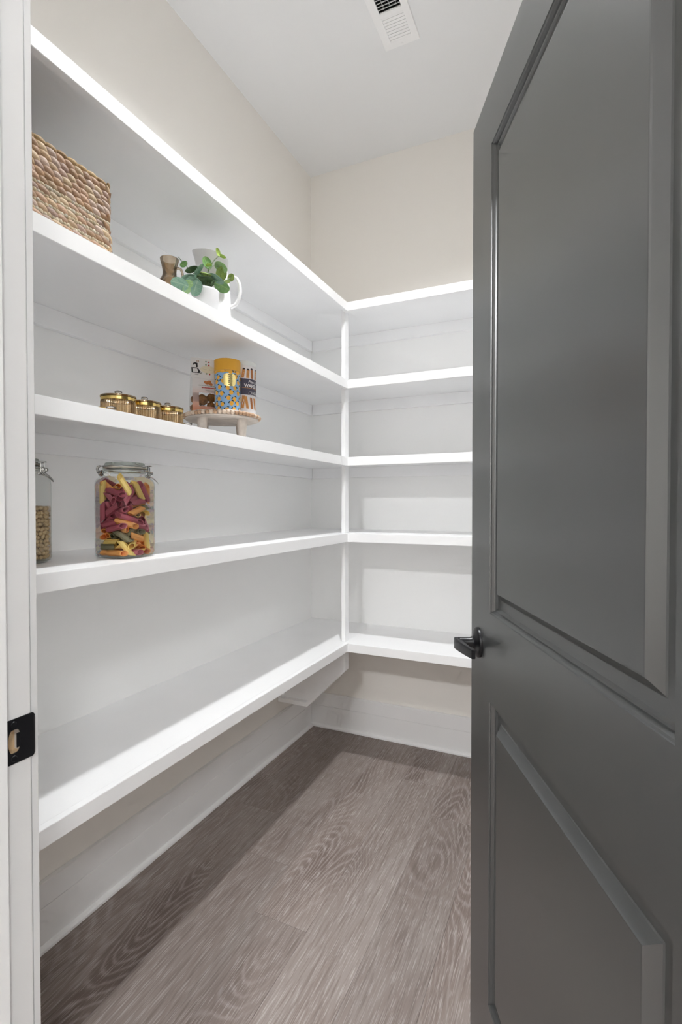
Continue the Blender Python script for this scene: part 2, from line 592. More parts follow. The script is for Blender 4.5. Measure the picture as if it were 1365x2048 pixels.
struct('wall_left', MB().box(XW - 0.1, XW, YF1, YB + 0.1, 0, H), M['wall'], 'left pantry wall, cream above the shelves and white between them')
struct('wall_back', MB().box(XW, XR, YB, YB + 0.1, 0, H), M['wall'], 'back pantry wall behind the short shelves')
struct('wall_right', MB().box(XR, XR + 0.1, YF1, YB + 0.1, 0, H), M['wall'], 'right pantry wall hidden behind the open door')
fm = MB()
fm.box(HX0, JX0 - 0.018, YF0, YF1, 0, H).box(JX1 + 0.018, HX1, YF0, YF1, 0, H).box(JX0 - 0.018, JX1 + 0.018, YF0, YF1, JZ + 0.018, H)
struct('wall_front', fm, M['wall'], 'front pantry wall around the doorway')
M['hallwall'] = simple('hall_wall_paint', (0.85, 0.84, 0.815, 1), 0.62, vary=0.02)
struct('wall_hall_left', MB().box(HX0 - 0.1, HX0, HY0, YF0, 0, H), M['hallwall'], 'left wall of the hall outside the doorway')
struct('wall_hall_right', MB().box(HX1, HX1 + 0.1, HY0, YF0, 0, H), M['hallwall'], 'right wall of the hall outside the doorway')
struct('wall_hall_back', MB().box(HX0, HX1, HY0 - 0.1, HY0, 0, H), M['hallwall'], 'rear wall of the hall outside the doorway')

# baseboards: a tall board, a cap board over a fine joint, and a small shoe
def baseboard(name, label, along, lo, hi):
    t = thing(name, label, 'baseboard', ((XW, (lo + hi) / 2, 0) if along == 'y' else ((lo + hi) / 2, YB, 0)), kind='structure')
    def strip(d, z0, z1):
        if along == 'y':
            return MB().box(XW + 0.0005, XW + d, lo, hi, z0, z1)
        return MB().box(lo, hi, YB - d, YB - 0.0005, z0, z1)
    part('board', strip(0.0150, 0.001, 0.1160), M['trim'], t, world=True, bevel=0.0008)
    part('cap_board', strip(0.0155, 0.1170, 0.1850), M['trim'], t, world=True, bevel=0.0012)
    if along == 'y':
        sh = MB().prism([(XW + 0.0152, 0.0008), (XW + 0.028, 0.0008), (XW + 0.0275, 0.008), (XW + 0.024, 0.013), (XW + 0.0152, 0.016)], 'y', lo, hi)
    else:
        sh = MB().prism([(YB - 0.0152, 0.0008), (YB - 0.028, 0.0008), (YB - 0.0275, 0.008), (YB - 0.024, 0.013), (YB - 0.0152, 0.016)], 'x', lo, hi)
    part('shoe_molding', sh, M['trim'], t, world=True)
baseboard('baseboard_left', 'tall white baseboard along the left pantry wall', 'y', YF1 + 0.002, YB - 0.0285)
baseboard('baseboard_back', 'tall white baseboard along the back pantry wall', 'x', XW + 0.0005, XR - 0.002)

# door frame: jambs, stops, casings, strike plate
HZ = 0.9054   # latch height
tr = thing('trim_1', 'white door frame of the pantry doorway with a black strike plate', 'door frame', ((JX0 + JX1) / 2, YF1, 0), kind='structure')
jb = MB()
my0, my1, mz0, mz1 = 0.4185, 0.4365, HZ - 0.0165, HZ + 0.0165
JE = YF1 - 0.0030
jb.box(JX0 - 0.0178, JX0, YF0, JE, 0.001, mz0).box(JX0 - 0.0178, JX0, YF0, JE, mz1, JZ + 0.0178).box(JX0 - 0.0178, JX0 - 0.0032, JE, YF1, 0.001, JZ + 0.0178)
jb.box(JX0 - 0.0178, JX0, YF0, my0, mz0, mz1).box(JX0 - 0.0178, JX0, my1, JE, mz0, mz1)
part('jamb', jb, M['frame'], tr, world=True)
part('jamb', MB().box(JX1, JX1 + 0.0178, YF0, YF1, 0.001, JZ + 0.0178), M['frame'], tr, world=True, bevel=0.001)
part('head_jamb', MB().box(JX0, JX1, YF0, YF1, JZ, JZ + 0.0178), M['frame'], tr, world=True, bevel=0.001)
part('mortise', MB().box(JX0 - 0.0177, JX0 - 0.013, my0, my1, mz0, mz1).box(JX0 - 0.013, JX0 - 0.0012, my0, my0 + 0.0008, mz0, mz1)
     .box(JX0 - 0.013, JX0 - 0.0012, my0, my1, mz0, mz0 + 0.0008).box(JX0 - 0.013, JX0 - 0.0012, my0, my1, mz1 - 0.0008, mz1), M['rawwood'], tr, world=True)
SY = 0.4135   # pantry side of the door stop
part('stop', MB().box(JX0 + 0.0001, JX0 + 0.0105, YF0 + 0.035, SY, 0.001, JZ - 0.0001), M['frame'], tr, world=True, bevel=0.0015)
part('stop', MB().box(JX1 - 0.0105, JX1 - 0.0001, YF0 + 0.035, SY, 0.001, JZ - 0.0001), M['frame'], tr, world=True, bevel=0.0015)
part('stop', MB().box(JX0 + 0.0107, JX1 - 0.0107, YF0 + 0.035, SY, JZ - 0.0105, JZ - 0.0001), M['frame'], tr, world=True, bevel=0.0015)
CW = 0.075
for (ya, yb) in ((YF1 + 0.0002, YF1 + 0.0125), (YF0 - 0.0135, YF0 - 0.0002)):
    part('casing', MB().box(JX0 - 0.005 - CW, JX0 - 0.005, ya, yb, 0.001, JZ + 0.005), M['frame'], tr, world=True, bevel=0.0018)
    part('casing', MB().box(JX1 + 0.008, JX1 + 0.008 + CW, ya, yb, 0.001, JZ + 0.005), M['frame'], tr, world=True, bevel=0.0018)
    part('head_casing', MB().box(JX0 - 0.005 - CW, JX1 + 0.008 + CW, ya, yb, JZ + 0.0055, JZ + 0.0055 + CW), M['frame'], tr, world=True, bevel=0.0018)
# strike plate: thin plate with a latch hole and a curved lip toward the pantry
sp = MB()
N = 40
hy, hz_ = (my0 + my1) / 2, HZ
outer, inner = [], []
py0, py1, pz = 0.4150, 0.4520, 0.0295
angs = sorted([2 * math.pi * i / (N - 4) for i in range(N - 4)] + [math.atan2(zz, yy) % (2 * math.pi) for yy in (py1 - hy, py0 - hy) for zz in (pz, -pz)])
for a in angs:
    ca, sa = math.cos(a), math.sin(a)
    t = min(((py1 - hy) / ca) if ca > 1e-6 else 1e9, ((py0 - hy) / ca) if ca < -1e-6 else 1e9,
            (pz / sa) if sa > 1e-6 else 1e9, (-pz / sa) if sa < -1e-6 else 1e9)
    outer.append((hy + t * ca, hz_ + t * sa))
    ix, iz = 0.0082 * abs(ca) ** 0.6 * (1 if ca > 0 else -1), 0.0155 * abs(sa) ** 0.8 * (1 if sa > 0 else -1)
    inner.append((hy + ix, hz_ + iz))
xa_, xb_ = JX0 + 0.0001, JX0 + 0.0016
vv = [(xb_, y, z) for y, z in outer] + [(xb_, y, z) for y, z in inner] + [(xa_, y, z) for y, z in outer] + [(xa_, y, z) for y, z in inner]
ff = []
for i in range(N):
    j = (i + 1) % N
    ff += [(i, j, N + j, N + i), (2 * N + i, 3 * N + i, 3 * N + j, 2 * N + j), (i, 2 * N + i, 2 * N + j, j), (N + i, N + j, 3 * N + j, 3 * N + i)]
sp.add(vv, ff)
strike = part('strike_plate', sp, M['black'], tr, world=True)
tag(strike, 'black metal strike plate with latch hole')
lip = MB()
rows = []
for (y, dx, zz) in ((0.4500, 0.00025, 0.0294), (0.4535, 0.0002, 0.0285), (0.4560, -0.0008, 0.0255), (0.4578, -0.0032, 0.0200)):
    rows.append([(JX0 + dx, y, HZ - zz), (JX0 + dx + 0.0014, y, HZ - zz), (JX0 + dx + 0.0014, y, HZ + zz), (JX0 + dx, y, HZ + zz)])
lip.rings(rows)
lip.box(JX0 + 0.0003, JX0 + 0.0014, 0.4305, 0.4372, HZ - 0.0095, HZ + 0.0095)
o = part('lip', lip, M['black'], None)
o.parent = strike
o.data.transform(Matrix.Translation(-Vector(tr.location)))
for zz in (-0.0225, 0.0225):
    s_ = MB()
    ring = [[(JX0 + 0.0016 + dx, 0.4265 + r * math.cos(2 * math.pi * i / 14), HZ + zz + r * math.sin(2 * math.pi * i / 14)) for i in range(14)] for r, dx in ((0.0042, 0), (0.0036, 0.0009), (0.0012, 0.0006))]
    s_.rings(ring)
    o = part('screw', s_, M['black'], strike, smooth=True)
    o.data.transform(Matrix.Translation(-Vector(tr.location)))

# ------------------------------------------------------------------ the open charcoal door
DW, DT, DZ0, DZ1 = 0.8225, 0.0350, 0.008, 2.0542
door = thing('door_1', 'charcoal grey two panel door standing open into the pantry', 'door', (0.1664, 0.4575, 0.0), math.radians(115.26), kind='structure')
PXa, PXb = DW - 0.7024, DW - 0.1353
panels = [(PXa, PXb, 0.1901, 0.8158), (PXa, PXb, 0.9956, 1.9357)]
def leaf_box(x0, x1, z0, z1):
    return MB().box(x0, x1, 0, DT, z0, z1)
part('stile', leaf_box(PXb, DW, DZ0, DZ1), M['door'], door)
part('stile', leaf_box(0, PXa, DZ0, DZ1), M['door'], door)
part('rail', leaf_box(PXa, PXb, DZ0, panels[0][2]), M['door'], door)
part('rail', leaf_box(PXa, PXb, panels[0][3], panels[1][2]), M['door'], door)
part('rail', leaf_box(PXa, PXb, panels[1][3], DZ1), M['door'], door)
PROF = [(0, 0), (0.0008, -0.0020), (0.0032, -0.0034), (0.0056, -0.0072), (0.0066, -0.0098), (0.0090, -0.0106), (0.0118, -0.0128), (0.0126, -0.0136),
        (0.0310, -0.0138), (0.0335, -0.0128), (0.0455, -0.0018), (0.0470, -0.0002), (0.0490, 0.0)]
for (x0, x1, z0, z1) in panels:
    pm = MB()
    for face in (1, 0):
        rs = []
        for (i_, d_) in PROF:
            y = DT + d_ if face else -d_
            rs.append([(x0 + i_, y, z0 + i_), (x1 - i_, y, z0 + i_), (x1 - i_, y, z1 - i_), (x0 + i_, y, z1 - i_)])
        pm.rings(rs, True, False, True)
    me = pm.mesh('panel', M['door'])
    link('panel', me, door)
# lever handle on the hall face
lv = thing('lever_handle', 'black metal lever handle', None, (DW - 0.0602, DT, 0.9167))
lv.parent = door
def ylathe(prof, seg=40):
    mb = MB()
    rs = [[(r * math.cos(2 * math.pi * i / seg), y, r * math.sin(2 * math.pi * i / seg)) for i in range(seg)] for r, y in prof]
    return mb.rings(rs)
part('rosette', ylathe([(0.0325, 0.0), (0.0325, 0.0045), (0.0318, 0.0062), (0.0300, 0.0074), (0.0262, 0.0088), (0.0200, 0.0102), (0.0150, 0.0125), (0.0132, 0.0150), (0.0128, 0.0165)]), M['black'], lv, smooth=True)
part('neck', ylathe([(0.0116, 0.0150), (0.0116, 0.0180), (0.0112, 0.0190), (0.0108, 0.0400), (0.0104, 0.0430)]), M['black'], lv, smooth=True)
lm = MB()
rs = []
for k in range(13):
    t = k / 12
    # runs toward the hinge (local -x) and bows back toward the door
    x = 0.0125 - 0.0870 * t
    yc = 0.0455 - 0.0135 * (t ** 1.55) - 0.004 * max(0, t - 0.85)
    th = 0.0062 - 0.0022 * t if t > 0.12 else 0.0060
    hh = 0.0122 - 0.0032 * t
    zc = -0.0040 - 0.0015 * t
    rs.append([(x, yc - th, zc - hh), (x, yc + th, zc - hh), (x, yc + th, zc + hh), (x, yc - th, zc + hh)])
lm.rings(rs)
part('lever', lm, M['black'], lv, smooth=True, bevel=0.0009, angle=50)
# inner-side handle and hinges
iv = thing('inner_handle', None, None, (DW - 0.0602, 0, 0.9167))
iv.parent = door
part('rosette', ylathe([(0.0325, 0.0), (0.0325, -0.0045), (0.0300, -0.0074), (0.0200, -0.0102), (0.0132, -0.0150), (0.0110, -0.0180), (0.0108, -0.0430)]), M['black'], iv, smooth=True)
lm2 = MB()
lm2.rings([[(x, -(y - th), -hh), (x, -(y + th), -hh), (x, -(y + th), hh), (x, -(y - th), hh)] for x, y, th, hh in ((0.0135, 0.048, 0.006, 0.0118), (-0.03, 0.044, 0.0055, 0.0105), (-0.088, 0.0305, 0.004, 0.008))])
part('lever', lm2, M['black'], iv)
for z in (0.25, 1.05, 1.83):
    hm = MB().lathe([(0.0055, z - 0.045), (0.0055, z + 0.045)], 14, -0.004, -0.005)
    part('hinge', hm, M['black'], door, smooth=True)

# ------------------------------------------------------------------ ceiling air register
vt = thing('ceiling_vent', 'white metal air register on the ceiling with louvered slats', 'vent', (-0.619, 1.782, H))
vf = MB()
fx0, fx1, fy0, fy1 = -0.6905, -0.5545, 1.639, 1.9250
ix0, ix1 = -0.6605, -0.5785
for (x0, x1, y0, y1) in ((fx0, ix0, fy0, fy1), (ix1, fx1, fy0, fy1), (ix0, ix1, fy0, 1.6685), (ix0, ix1, 1.8965, fy1), (ix0, ix1, 1.7725, 1.7895)):
    vf.box(x0, x1, y0, y1, H - 0.0048, H - 0.0002)
part('frame', vf, M['vent'], vt, world=True)
fl = MB()
fl.rings([[(fx0, fy0, H - 0.0002), (fx1, fy0, H - 0.0002), (fx1, fy1, H - 0.0002), (fx0, fy1, H - 0.0002)],
          [(fx0 - 0.002, fy0 - 0.002, H - 0.0002), (fx1 + 0.002, fy0 - 0.002, H - 0.0002), (fx1 + 0.002, fy1 + 0.002, H - 0.0002), (fx0 - 0.002, fy1 + 0.002, H - 0.0002)],
          [(fx0, fy0, H - 0.0046), (fx1, fy0, H - 0.0046), (fx1, fy1, H - 0.0046), (fx0, fy1, H - 0.0046)]], True, False, False)
part('flange', fl, M['vent'], vt, world=True)
for k in range(9):
    # far half: slats lie almost shut toward the viewer; near half: slats stand open
    y = 1.7945 + k * 0.01255
    part('slat', MB().prism([(y - 0.0054, H - 0.0036), (y + 0.0046, H - 0.0050), (y + 0.0047, H - 0.0042), (y - 0.0054, H - 0.0028)], 'x', ix0 + 0.0003, ix1 - 0.0003), M['vent'], vt, world=True)
    y = 1.6745 + k * 0.0121
    part('slat', MB().prism([(y - 0.0030, H - 0.0050), (y - 0.0016, H - 0.0050), (y + 0.0070, H + 0.0072), (y + 0.0056, H + 0.0072)], 'x', ix0 + 0.0003, ix1 - 0.0003), M['vent'], vt, world=True)
for x in (-0.6435, -0.6205, -0.5975):
    part('damper_bar', MB().box(x - 0.0008, x + 0.0008, 1.6690, 1.7720, H + 0.0075, H + 0.0125), M['vent'], vt, world=True)
du = MB()
du.box(VX0 + 0.0005, VX0 + 0.002, VY0, VY1, H + 0.0005, H + 0.09).box(VX1 - 0.002, VX1 - 0.0005, VY0, VY1, H + 0.0005, H + 0.09)
du.box(VX0, VX1, VY0 + 0.0005, VY0 + 0.002, H + 0.0005, H + 0.09).box(VX0, VX1, VY1 - 0.002, VY1 - 0.0005, H + 0.0005, H + 0.09).box(VX0, VX1, VY0, VY1, H + 0.085, H + 0.09)
part('duct', du, M['dark'], vt, world=True)
part('screw', MB().lathe([(0.0035, H - 0.0048), (0.0033, H - 0.0058), (0.0015, H - 0.0062)], 12, -0.6203, 1.9150), M['vent'], vt, world=True, smooth=True)

# ------------------------------------------------------------------ ceiling lamps
def ceiling_lamp(label, x, y, r, watts, group=None, spread=math.pi):
    t = thing('ceiling_lamp', label, 'lamp', (x, y, H), group=group)
    part('housing', MB().lathe([(r + 0.012, -0.0005), (r + 0.012, -0.010), (r + 0.006, -0.022), (r, -0.024), (r, -0.020)], 40, cap1=False), M['vent'], t, smooth=True)
    part('diffuser', MB().lathe([(r - 0.0005, -0.0225), (r * 0.6, -0.0245), (r * 0.2, -0.0255)], 40, cap0=False), M['glow'], t, smooth=True)
    ld = bpy.data.lights.new('lamp_light', 'AREA')
    ld.shape = 'DISK'
    ld.size = 2 * r
    ld.energy = watts
    ld.spread = spread
    ld.color = (0.97, 0.987, 1.0)
    lo = bpy.data.objects.new('lamp_light', ld)
    COL.objects.link(lo)
    lo.parent = t
    lo.location = (0, 0, -0.030)
    return t
ceiling_lamp('small round ceiling downlight in the middle of the pantry ceiling', -0.49, 1.33, 0.05, PANTRY_LIGHT_W, spread=PANTRY_SPREAD)
ceiling_lamp('round flush lamp on the hall ceiling straight behind the doorway', -0.13, -2.35, 0.17, HALL_LIGHT_W)
ceiling_lamp('wide round flush lamp on the right side of the hall ceiling', 1.35, -1.30, 0.24, HALL_SIDE_LIGHT_W)

# ================================================================== SHELVING
NAMES = ['topmost', 'second highest', 'middle', 'second lowest', 'lowest']
HOLD = ['above the basket', 'holding the basket and pitchers', 'holding the amber canisters and beaded stand', 'holding the glass jars', 'empty and wide']
BT = 0.0178   # board thickness
for i, z in enumerate(ZS):
    t = thing('wall_shelf', '%s white shelf along the left wall, %s' % (NAMES[i], HOLD[i]), 'shelf', (XW, (YF1 + YB) / 2, z - EDGE), group='white shelves on the left wall')
    part('board', MB().box(XW + 0.0005, XS - LIP - 0.0002, YF1 + 0.002, YB - 0.0005, z - BT, z - 0.0002), M['shelf'], t, world=True)
    part('front_edge', MB().box(XS - LIP, XS, YF1 + 0.002, YS + LIP, z - EDGE, z), M['shelf'], t, world=True, bevel=0.0009)
    part('cleat', MB().box(XW + 0.0005, XW + LIP, YF1 + 0.002, YB - 0.0195, z - BT - 0.0545, z - BT - 0.0003), M['shelf'], t, world=True, bevel=0.0009)
    t = thing('wall_shelf', '%s white shelf across the back wall beside the door' % NAMES[i], 'shelf', ((XS + XR) / 2, YB, z - EDGE), group='white shelves on the back wall')
    part('board', MB().box(XS - LIP, XR - 0.001, YS + LIP + 0.0002, YB - 0.0005, z - BT, z - 0.0002), M['shelf'], t, world=True)
    part('front_edge', MB().box(XS + 0.0004, XR - 0.001, YS, YS + LIP, z - EDGE, z), M['shelf'], t, world=True, bevel=0.0009)
    part('cleat', MB().box(XW + LIP + 0.0005, XR - 0.001, YB - LIP, YB - 0.0005, z - BT - 0.0545, z - BT - 0.0003), M['shelf'], t, world=True, bevel=0.0009)

# corner post between the shelves and the trapezoid bracket below the lowest one
px1, py0_ = XS - LIP - 0.0003, YS + LIP + 0.0003
px0, py1_ = px1 - 0.019, py0_ + 0.0381
cp = thing('corner_post', 'slim white corner post carrying the shelves, with a trapezoid bracket at its foot', 'post', (px0, py0_, 0.26))
for i in range(4):
    part('post_segment', MB().box(px0, px1, py0_, py1_, ZS[i + 1] + 0.0003, ZS[i] - BT - 0.0003), M['shelf'], cp, world=True, bevel=0.0009)
zt = ZS[4] - BT - 0.0003
fw = 0.019
pb, xb2, zb = 0.455, px1 - (0.455 - 0.2565), 0.2565
k2 = fw * math.tan(math.radians(22.5))
part('bracket_frame', MB().prism([(px0, zt), (px1, zt), (px1, pb), (px0, pb + k2 * 0.45 + 0.0)], 'y', py0_, py1_), M['shelf'], cp, world=True)
part('bracket_frame', MB().prism([(px0, pb + k2 * 0.45), (px1, pb), (xb2, zb), (xb2 - k2, zb + fw)], 'y', py0_, py1_), M['shelf'], cp, world=True)
part('bracket_frame', MB().prism([(xb2 - k2, zb + fw), (xb2, zb), (XW + 0.0165, zb), (XW + 0.0165, zb + fw)], 'y', py0_, py1_), M['shelf'], cp, world=True)
part('bracket_frame', MB().box(XW + 0.0165, XW + 0.0355, py0_, py1_, zb + fw, zt - 0.055), M['shelf'], cp, world=True)
part('bracket_panel', MB().prism([(XW + 0.02, zt - 0.056), (px0 + 0.001, zt - 0.056), (px0 + 0.001, pb + k2 * 0.5), (xb2 - k2 * 0.8, zb + 0.016), (XW + 0.02, zb + 0.016)], 'y', py1_ - 0.012, py1_ - 0.002), M['shelf'], cp, world=True)

# ================================================================== THINGS ON THE SHELVES
CAMP = Vector((0, 0, CAM_H))

# ------------------------------------------------------------------ woven basket (second highest shelf)
random.seed(21)
BX1, BX0, BY0, BY1 = -0.966, -1.205, 0.470, 0.849
bz = ZS[1]
bk = thing('woven_basket', 'rectangular woven water hyacinth basket in tan and cream', 'basket', ((BX0 + BX1) / 2, (BY0 + BY1) / 2, bz))
BH = 0.172
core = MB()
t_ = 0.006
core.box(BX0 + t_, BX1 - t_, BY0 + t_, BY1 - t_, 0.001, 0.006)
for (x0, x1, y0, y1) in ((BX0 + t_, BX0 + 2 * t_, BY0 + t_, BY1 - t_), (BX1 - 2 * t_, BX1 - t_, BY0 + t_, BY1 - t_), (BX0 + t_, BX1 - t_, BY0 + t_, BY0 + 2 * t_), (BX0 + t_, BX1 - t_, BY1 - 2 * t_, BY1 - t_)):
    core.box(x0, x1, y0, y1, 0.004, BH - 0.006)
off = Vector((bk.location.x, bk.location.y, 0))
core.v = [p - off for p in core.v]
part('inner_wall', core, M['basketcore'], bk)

def perimeter(s):
    """Point, tangent and outward normal along the basket outline (counter-clockwise, rounded corners)."""
    rc = 0.012
    w, d = BX1 - BX0 - 2 * rc, BY1 - BY0 - 2 * rc
    q = math.pi * rc / 2
    segs = [('l', (BX1, BY0 + rc), (0, 1), d), ('a', (BX1 - rc, BY1 - rc), 0, q), ('l', (BX1 - rc, BY1), (-1, 0), w), ('a', (BX0 + rc, BY1 - rc), 90, q),
            ('l', (BX0, BY1 - rc), (0, -1), d), ('a', (BX0 + rc, BY0 + rc), 180, q), ('l', (BX0 + rc, BY0), (1, 0), w), ('a', (BX1 - rc, BY0 + rc), 270, q)]
    tot = 2 * (w + d) + 4 * q
    s = s % tot
    for sg in segs:
        if s <= sg[3]:
            if sg[0] == 'l':
                return Vector((sg[1][0] + sg[2][0] * s, sg[1][1] + sg[2][1] * s, 0)), Vector((sg[2][0], sg[2][1], 0)), Vector((sg[2][1], -sg[2][0], 0))
            a = math.radians(sg[2]) + s / rc
            return Vector((sg[1][0] + rc * math.cos(a), sg[1][1] + rc * math.sin(a), 0)), Vector((-math.sin(a), math.cos(a), 0)), Vector((math.cos(a), math.sin(a), 0))
        s -= sg[3]
    return perimeter(0)
PERI = 2 * (BX1 - BX0 + BY1 - BY0 - 4 * 0.012) + 2 * math.pi * 0.012
TAN = [lin(204, 172, 136), lin(196, 158, 128), lin(214, 186, 150), lin(186, 148, 112), lin(206, 180, 162), lin(192, 160, 142)]
PALE = [lin(226, 212, 184), lin(216, 198, 164), lin(232, 222, 200)]
def lump(mb, c, tan, nor, up, length, half, depth, tilt, col):
    ax = tan * math.cos(tilt) - up * math.sin(tilt)
    wd = tan * math.sin(tilt) + up * math.cos(tilt)
    rs = []
    nseg, nr = 8, 7
    for k in range(nr):
        t = -1 + 2 * k / (nr - 1)
        rad = max(0.05, (1 - abs(t) ** 1.7)) ** 0.9
        bow = depth * 0.55 * (1 - t * t)
        rs.append([c + ax * (t * length / 2) + nor * bow + wd * (math.cos(2 * math.pi * i / nseg) * half * rad) + nor * (math.sin(2 * math.pi * i / nseg) * depth * rad) for i in range(nseg)])
    n0 = len(mb.v)
    mb.rings(rs)
    for i in range(n0, len(mb.v)):
        mb.c[i] = col
UPV = Vector((0, 0, 1))
def braid(z, rowh, step, length, tilt, pal, depth, jitter=0.12):
    mb = MB()
    n = int(PERI / step)
    ph = random.random() * step
    for k in range(n):
        s = ph + k * PERI / n
        p, tg, nr = perimeter(s)
        c = p - nr * (depth * 0.95) + UPV * (z + random.uniform(-1, 1) * rowh * jitter * 0.5) - off
        col = random.choice(pal)
        f = random.uniform(0.66, 0.96)
        lump(mb, c, tg, nr, UPV, length * random.uniform(0.92, 1.12), rowh * 0.60 * random.uniform(0.9, 1.1), depth * random.uniform(0.9, 1.15), tilt + random.uniform(-0.06, 0.06),
             (col[0] * f, col[1] * f, col[2] * f, 1))
    part('braided_row', mb, M['weave'], bk, smooth=True, angle=80)
z = BH - 0.006
braid(z, 0.0105, 0.024, 0.036, 0.10, [lin(186, 152, 104), lin(196, 164, 116), lin(176, 140, 94)], 0.0052)
z -= 0.0118
for k in range(6):
    braid(z, 0.0138, 0.0205, 0.0400, 0.36, TAN, 0.0058)
    z -= 0.0128
for k in range(4):
    z -= 0.0008
    braid(z + 0.0040, 0.0070, 0.0085, 0.0175, 0.45, PALE, 0.0044, 0.3)
    z -= 0.0062
    braid(z, 0.0136, 0.0225, 0.0460, 0.30, TAN, 0.0056)
    z -= 0.0108
braid(0.0042, 0.0062, 0.0098, 0.0150, 0.42, PALE, 0.0036, 0.3)

# ------------------------------------------------------------------ smoked glass pitcher
def handle_tube(pts, r, seg=10):
    return MB().tube(pts, r, seg)
RV = Vector((0.9085, 0.4179, 0))      # direction that reads as rightward from the doorway
ap = thing('glass_pitcher', 'small smoked brown glass pitcher with flared rim', 'pitcher', (-1.030, 1.1010, bz))
gp = [(0.0230, 0.0005), (0.0262, 0.0015), (0.0282, 0.010), (0.0290, 0.026), (0.0286, 0.044), (0.0272, 0.054), (0.0285, 0.0590), (0.0272, 0.0640), (0.0232, 0.0700), (0.0192, 0.0790), (0.0184, 0.0880), (0.0196, 0.0990),
      (0.0226, 0.1120), (0.0250, 0.1210), (0.0254, 0.1245), (0.0240, 0.1240), (0.0212, 0.1110), (0.0180, 0.0980), (0.0168, 0.0880), (0.0176, 0.0795), (0.0215, 0.0700), (0.0252, 0.0590), (0.0262, 0.044), (0.0262, 0.020), (0.0240, 0.008)]
part('body', MB().lathe(gp, 40), M['smoke'], ap, smooth=True, angle=60)
hp = [RV * 0.0195 + UPV * 0.0980, RV * 0.0250 + UPV * 0.1000, RV * 0.0320 + UPV * 0.0960, RV * 0.0362 + UPV * 0.0850, RV * 0.0362 + UPV * 0.0720, RV * 0.0325 + UPV * 0.0610, RV * 0.0270 + UPV * 0.0560]
part('handle', handle_tube(hp, 0.0034), M['smoke'], ap, smooth=True)

# ------------------------------------------------------------------ white ceramic pitcher
wp = thing('ceramic_pitcher', 'tall white ceramic pitcher with looped handle behind the plant', 'pitcher', (-1.0500, 1.3130, bz), math.atan2(RV.y, RV.x))
def pitcher_ring(r, z, spout, slope, seg=48):
    ring = []
    for i in range(seg):
        a = 2 * math.pi * i / seg
        d = max(0.0, math.cos(a - math.pi))
        rr = r + spout * d ** 7
        ring.append((rr * math.cos(a), rr * math.sin(a), z + slope * (-math.cos(a)) + spout * 0.25 * d ** 6))
    return ring
outer_p = [(0.0480, 0.0005, 0, 0), (0.0525, 0.002, 0, 0), (0.0555, 0.012, 0, 0), (0.0560, 0.04, 0, 0), (0.0553, 0.08, 0, 0), (0.0530, 0.12, 0, 0), (0.0500, 0.15, 0.000, 0), (0.0480, 0.170, 0.002, 0.001), (0.0474, 0.190, 0.007, 0.004), (0.0478, 0.206, 0.013, 0.008), (0.0482, 0.2150, 0.017, 0.011)]
inner_p = [(0.0455, 0.2145, 0.017, 0.011), (0.0440, 0.195, 0.007, 0.004), (0.0445, 0.170, 0.002, 0), (0.0495, 0.12, 0, 0), (0.0520, 0.05, 0, 0), (0.0470, 0.008, 0, 0)]
outer_p, inner_p = [[(r_, z_ * 1.06, s_, l_) for r_, z_, s_, l_ in q] for q in (outer_p, inner_p)]
part('body', MB().rings([pitcher_ring(*q) for q in outer_p + inner_p]), M['ceramic'], wp, smooth=True, angle=70)
hp = [(0.0500, 0, 0.1620), (0.0630, 0, 0.1650), (0.0755, 0, 0.1580), (0.0840, 0, 0.1400), (0.0862, 0, 0.1180), (0.0825, 0, 0.0950), (0.0720, 0, 0.0770), (0.0560, 0, 0.0680)]
part('handle', MB().tube(hp, 0.0058, 12, flat=1.25), M['ceramic'], wp, smooth=True)

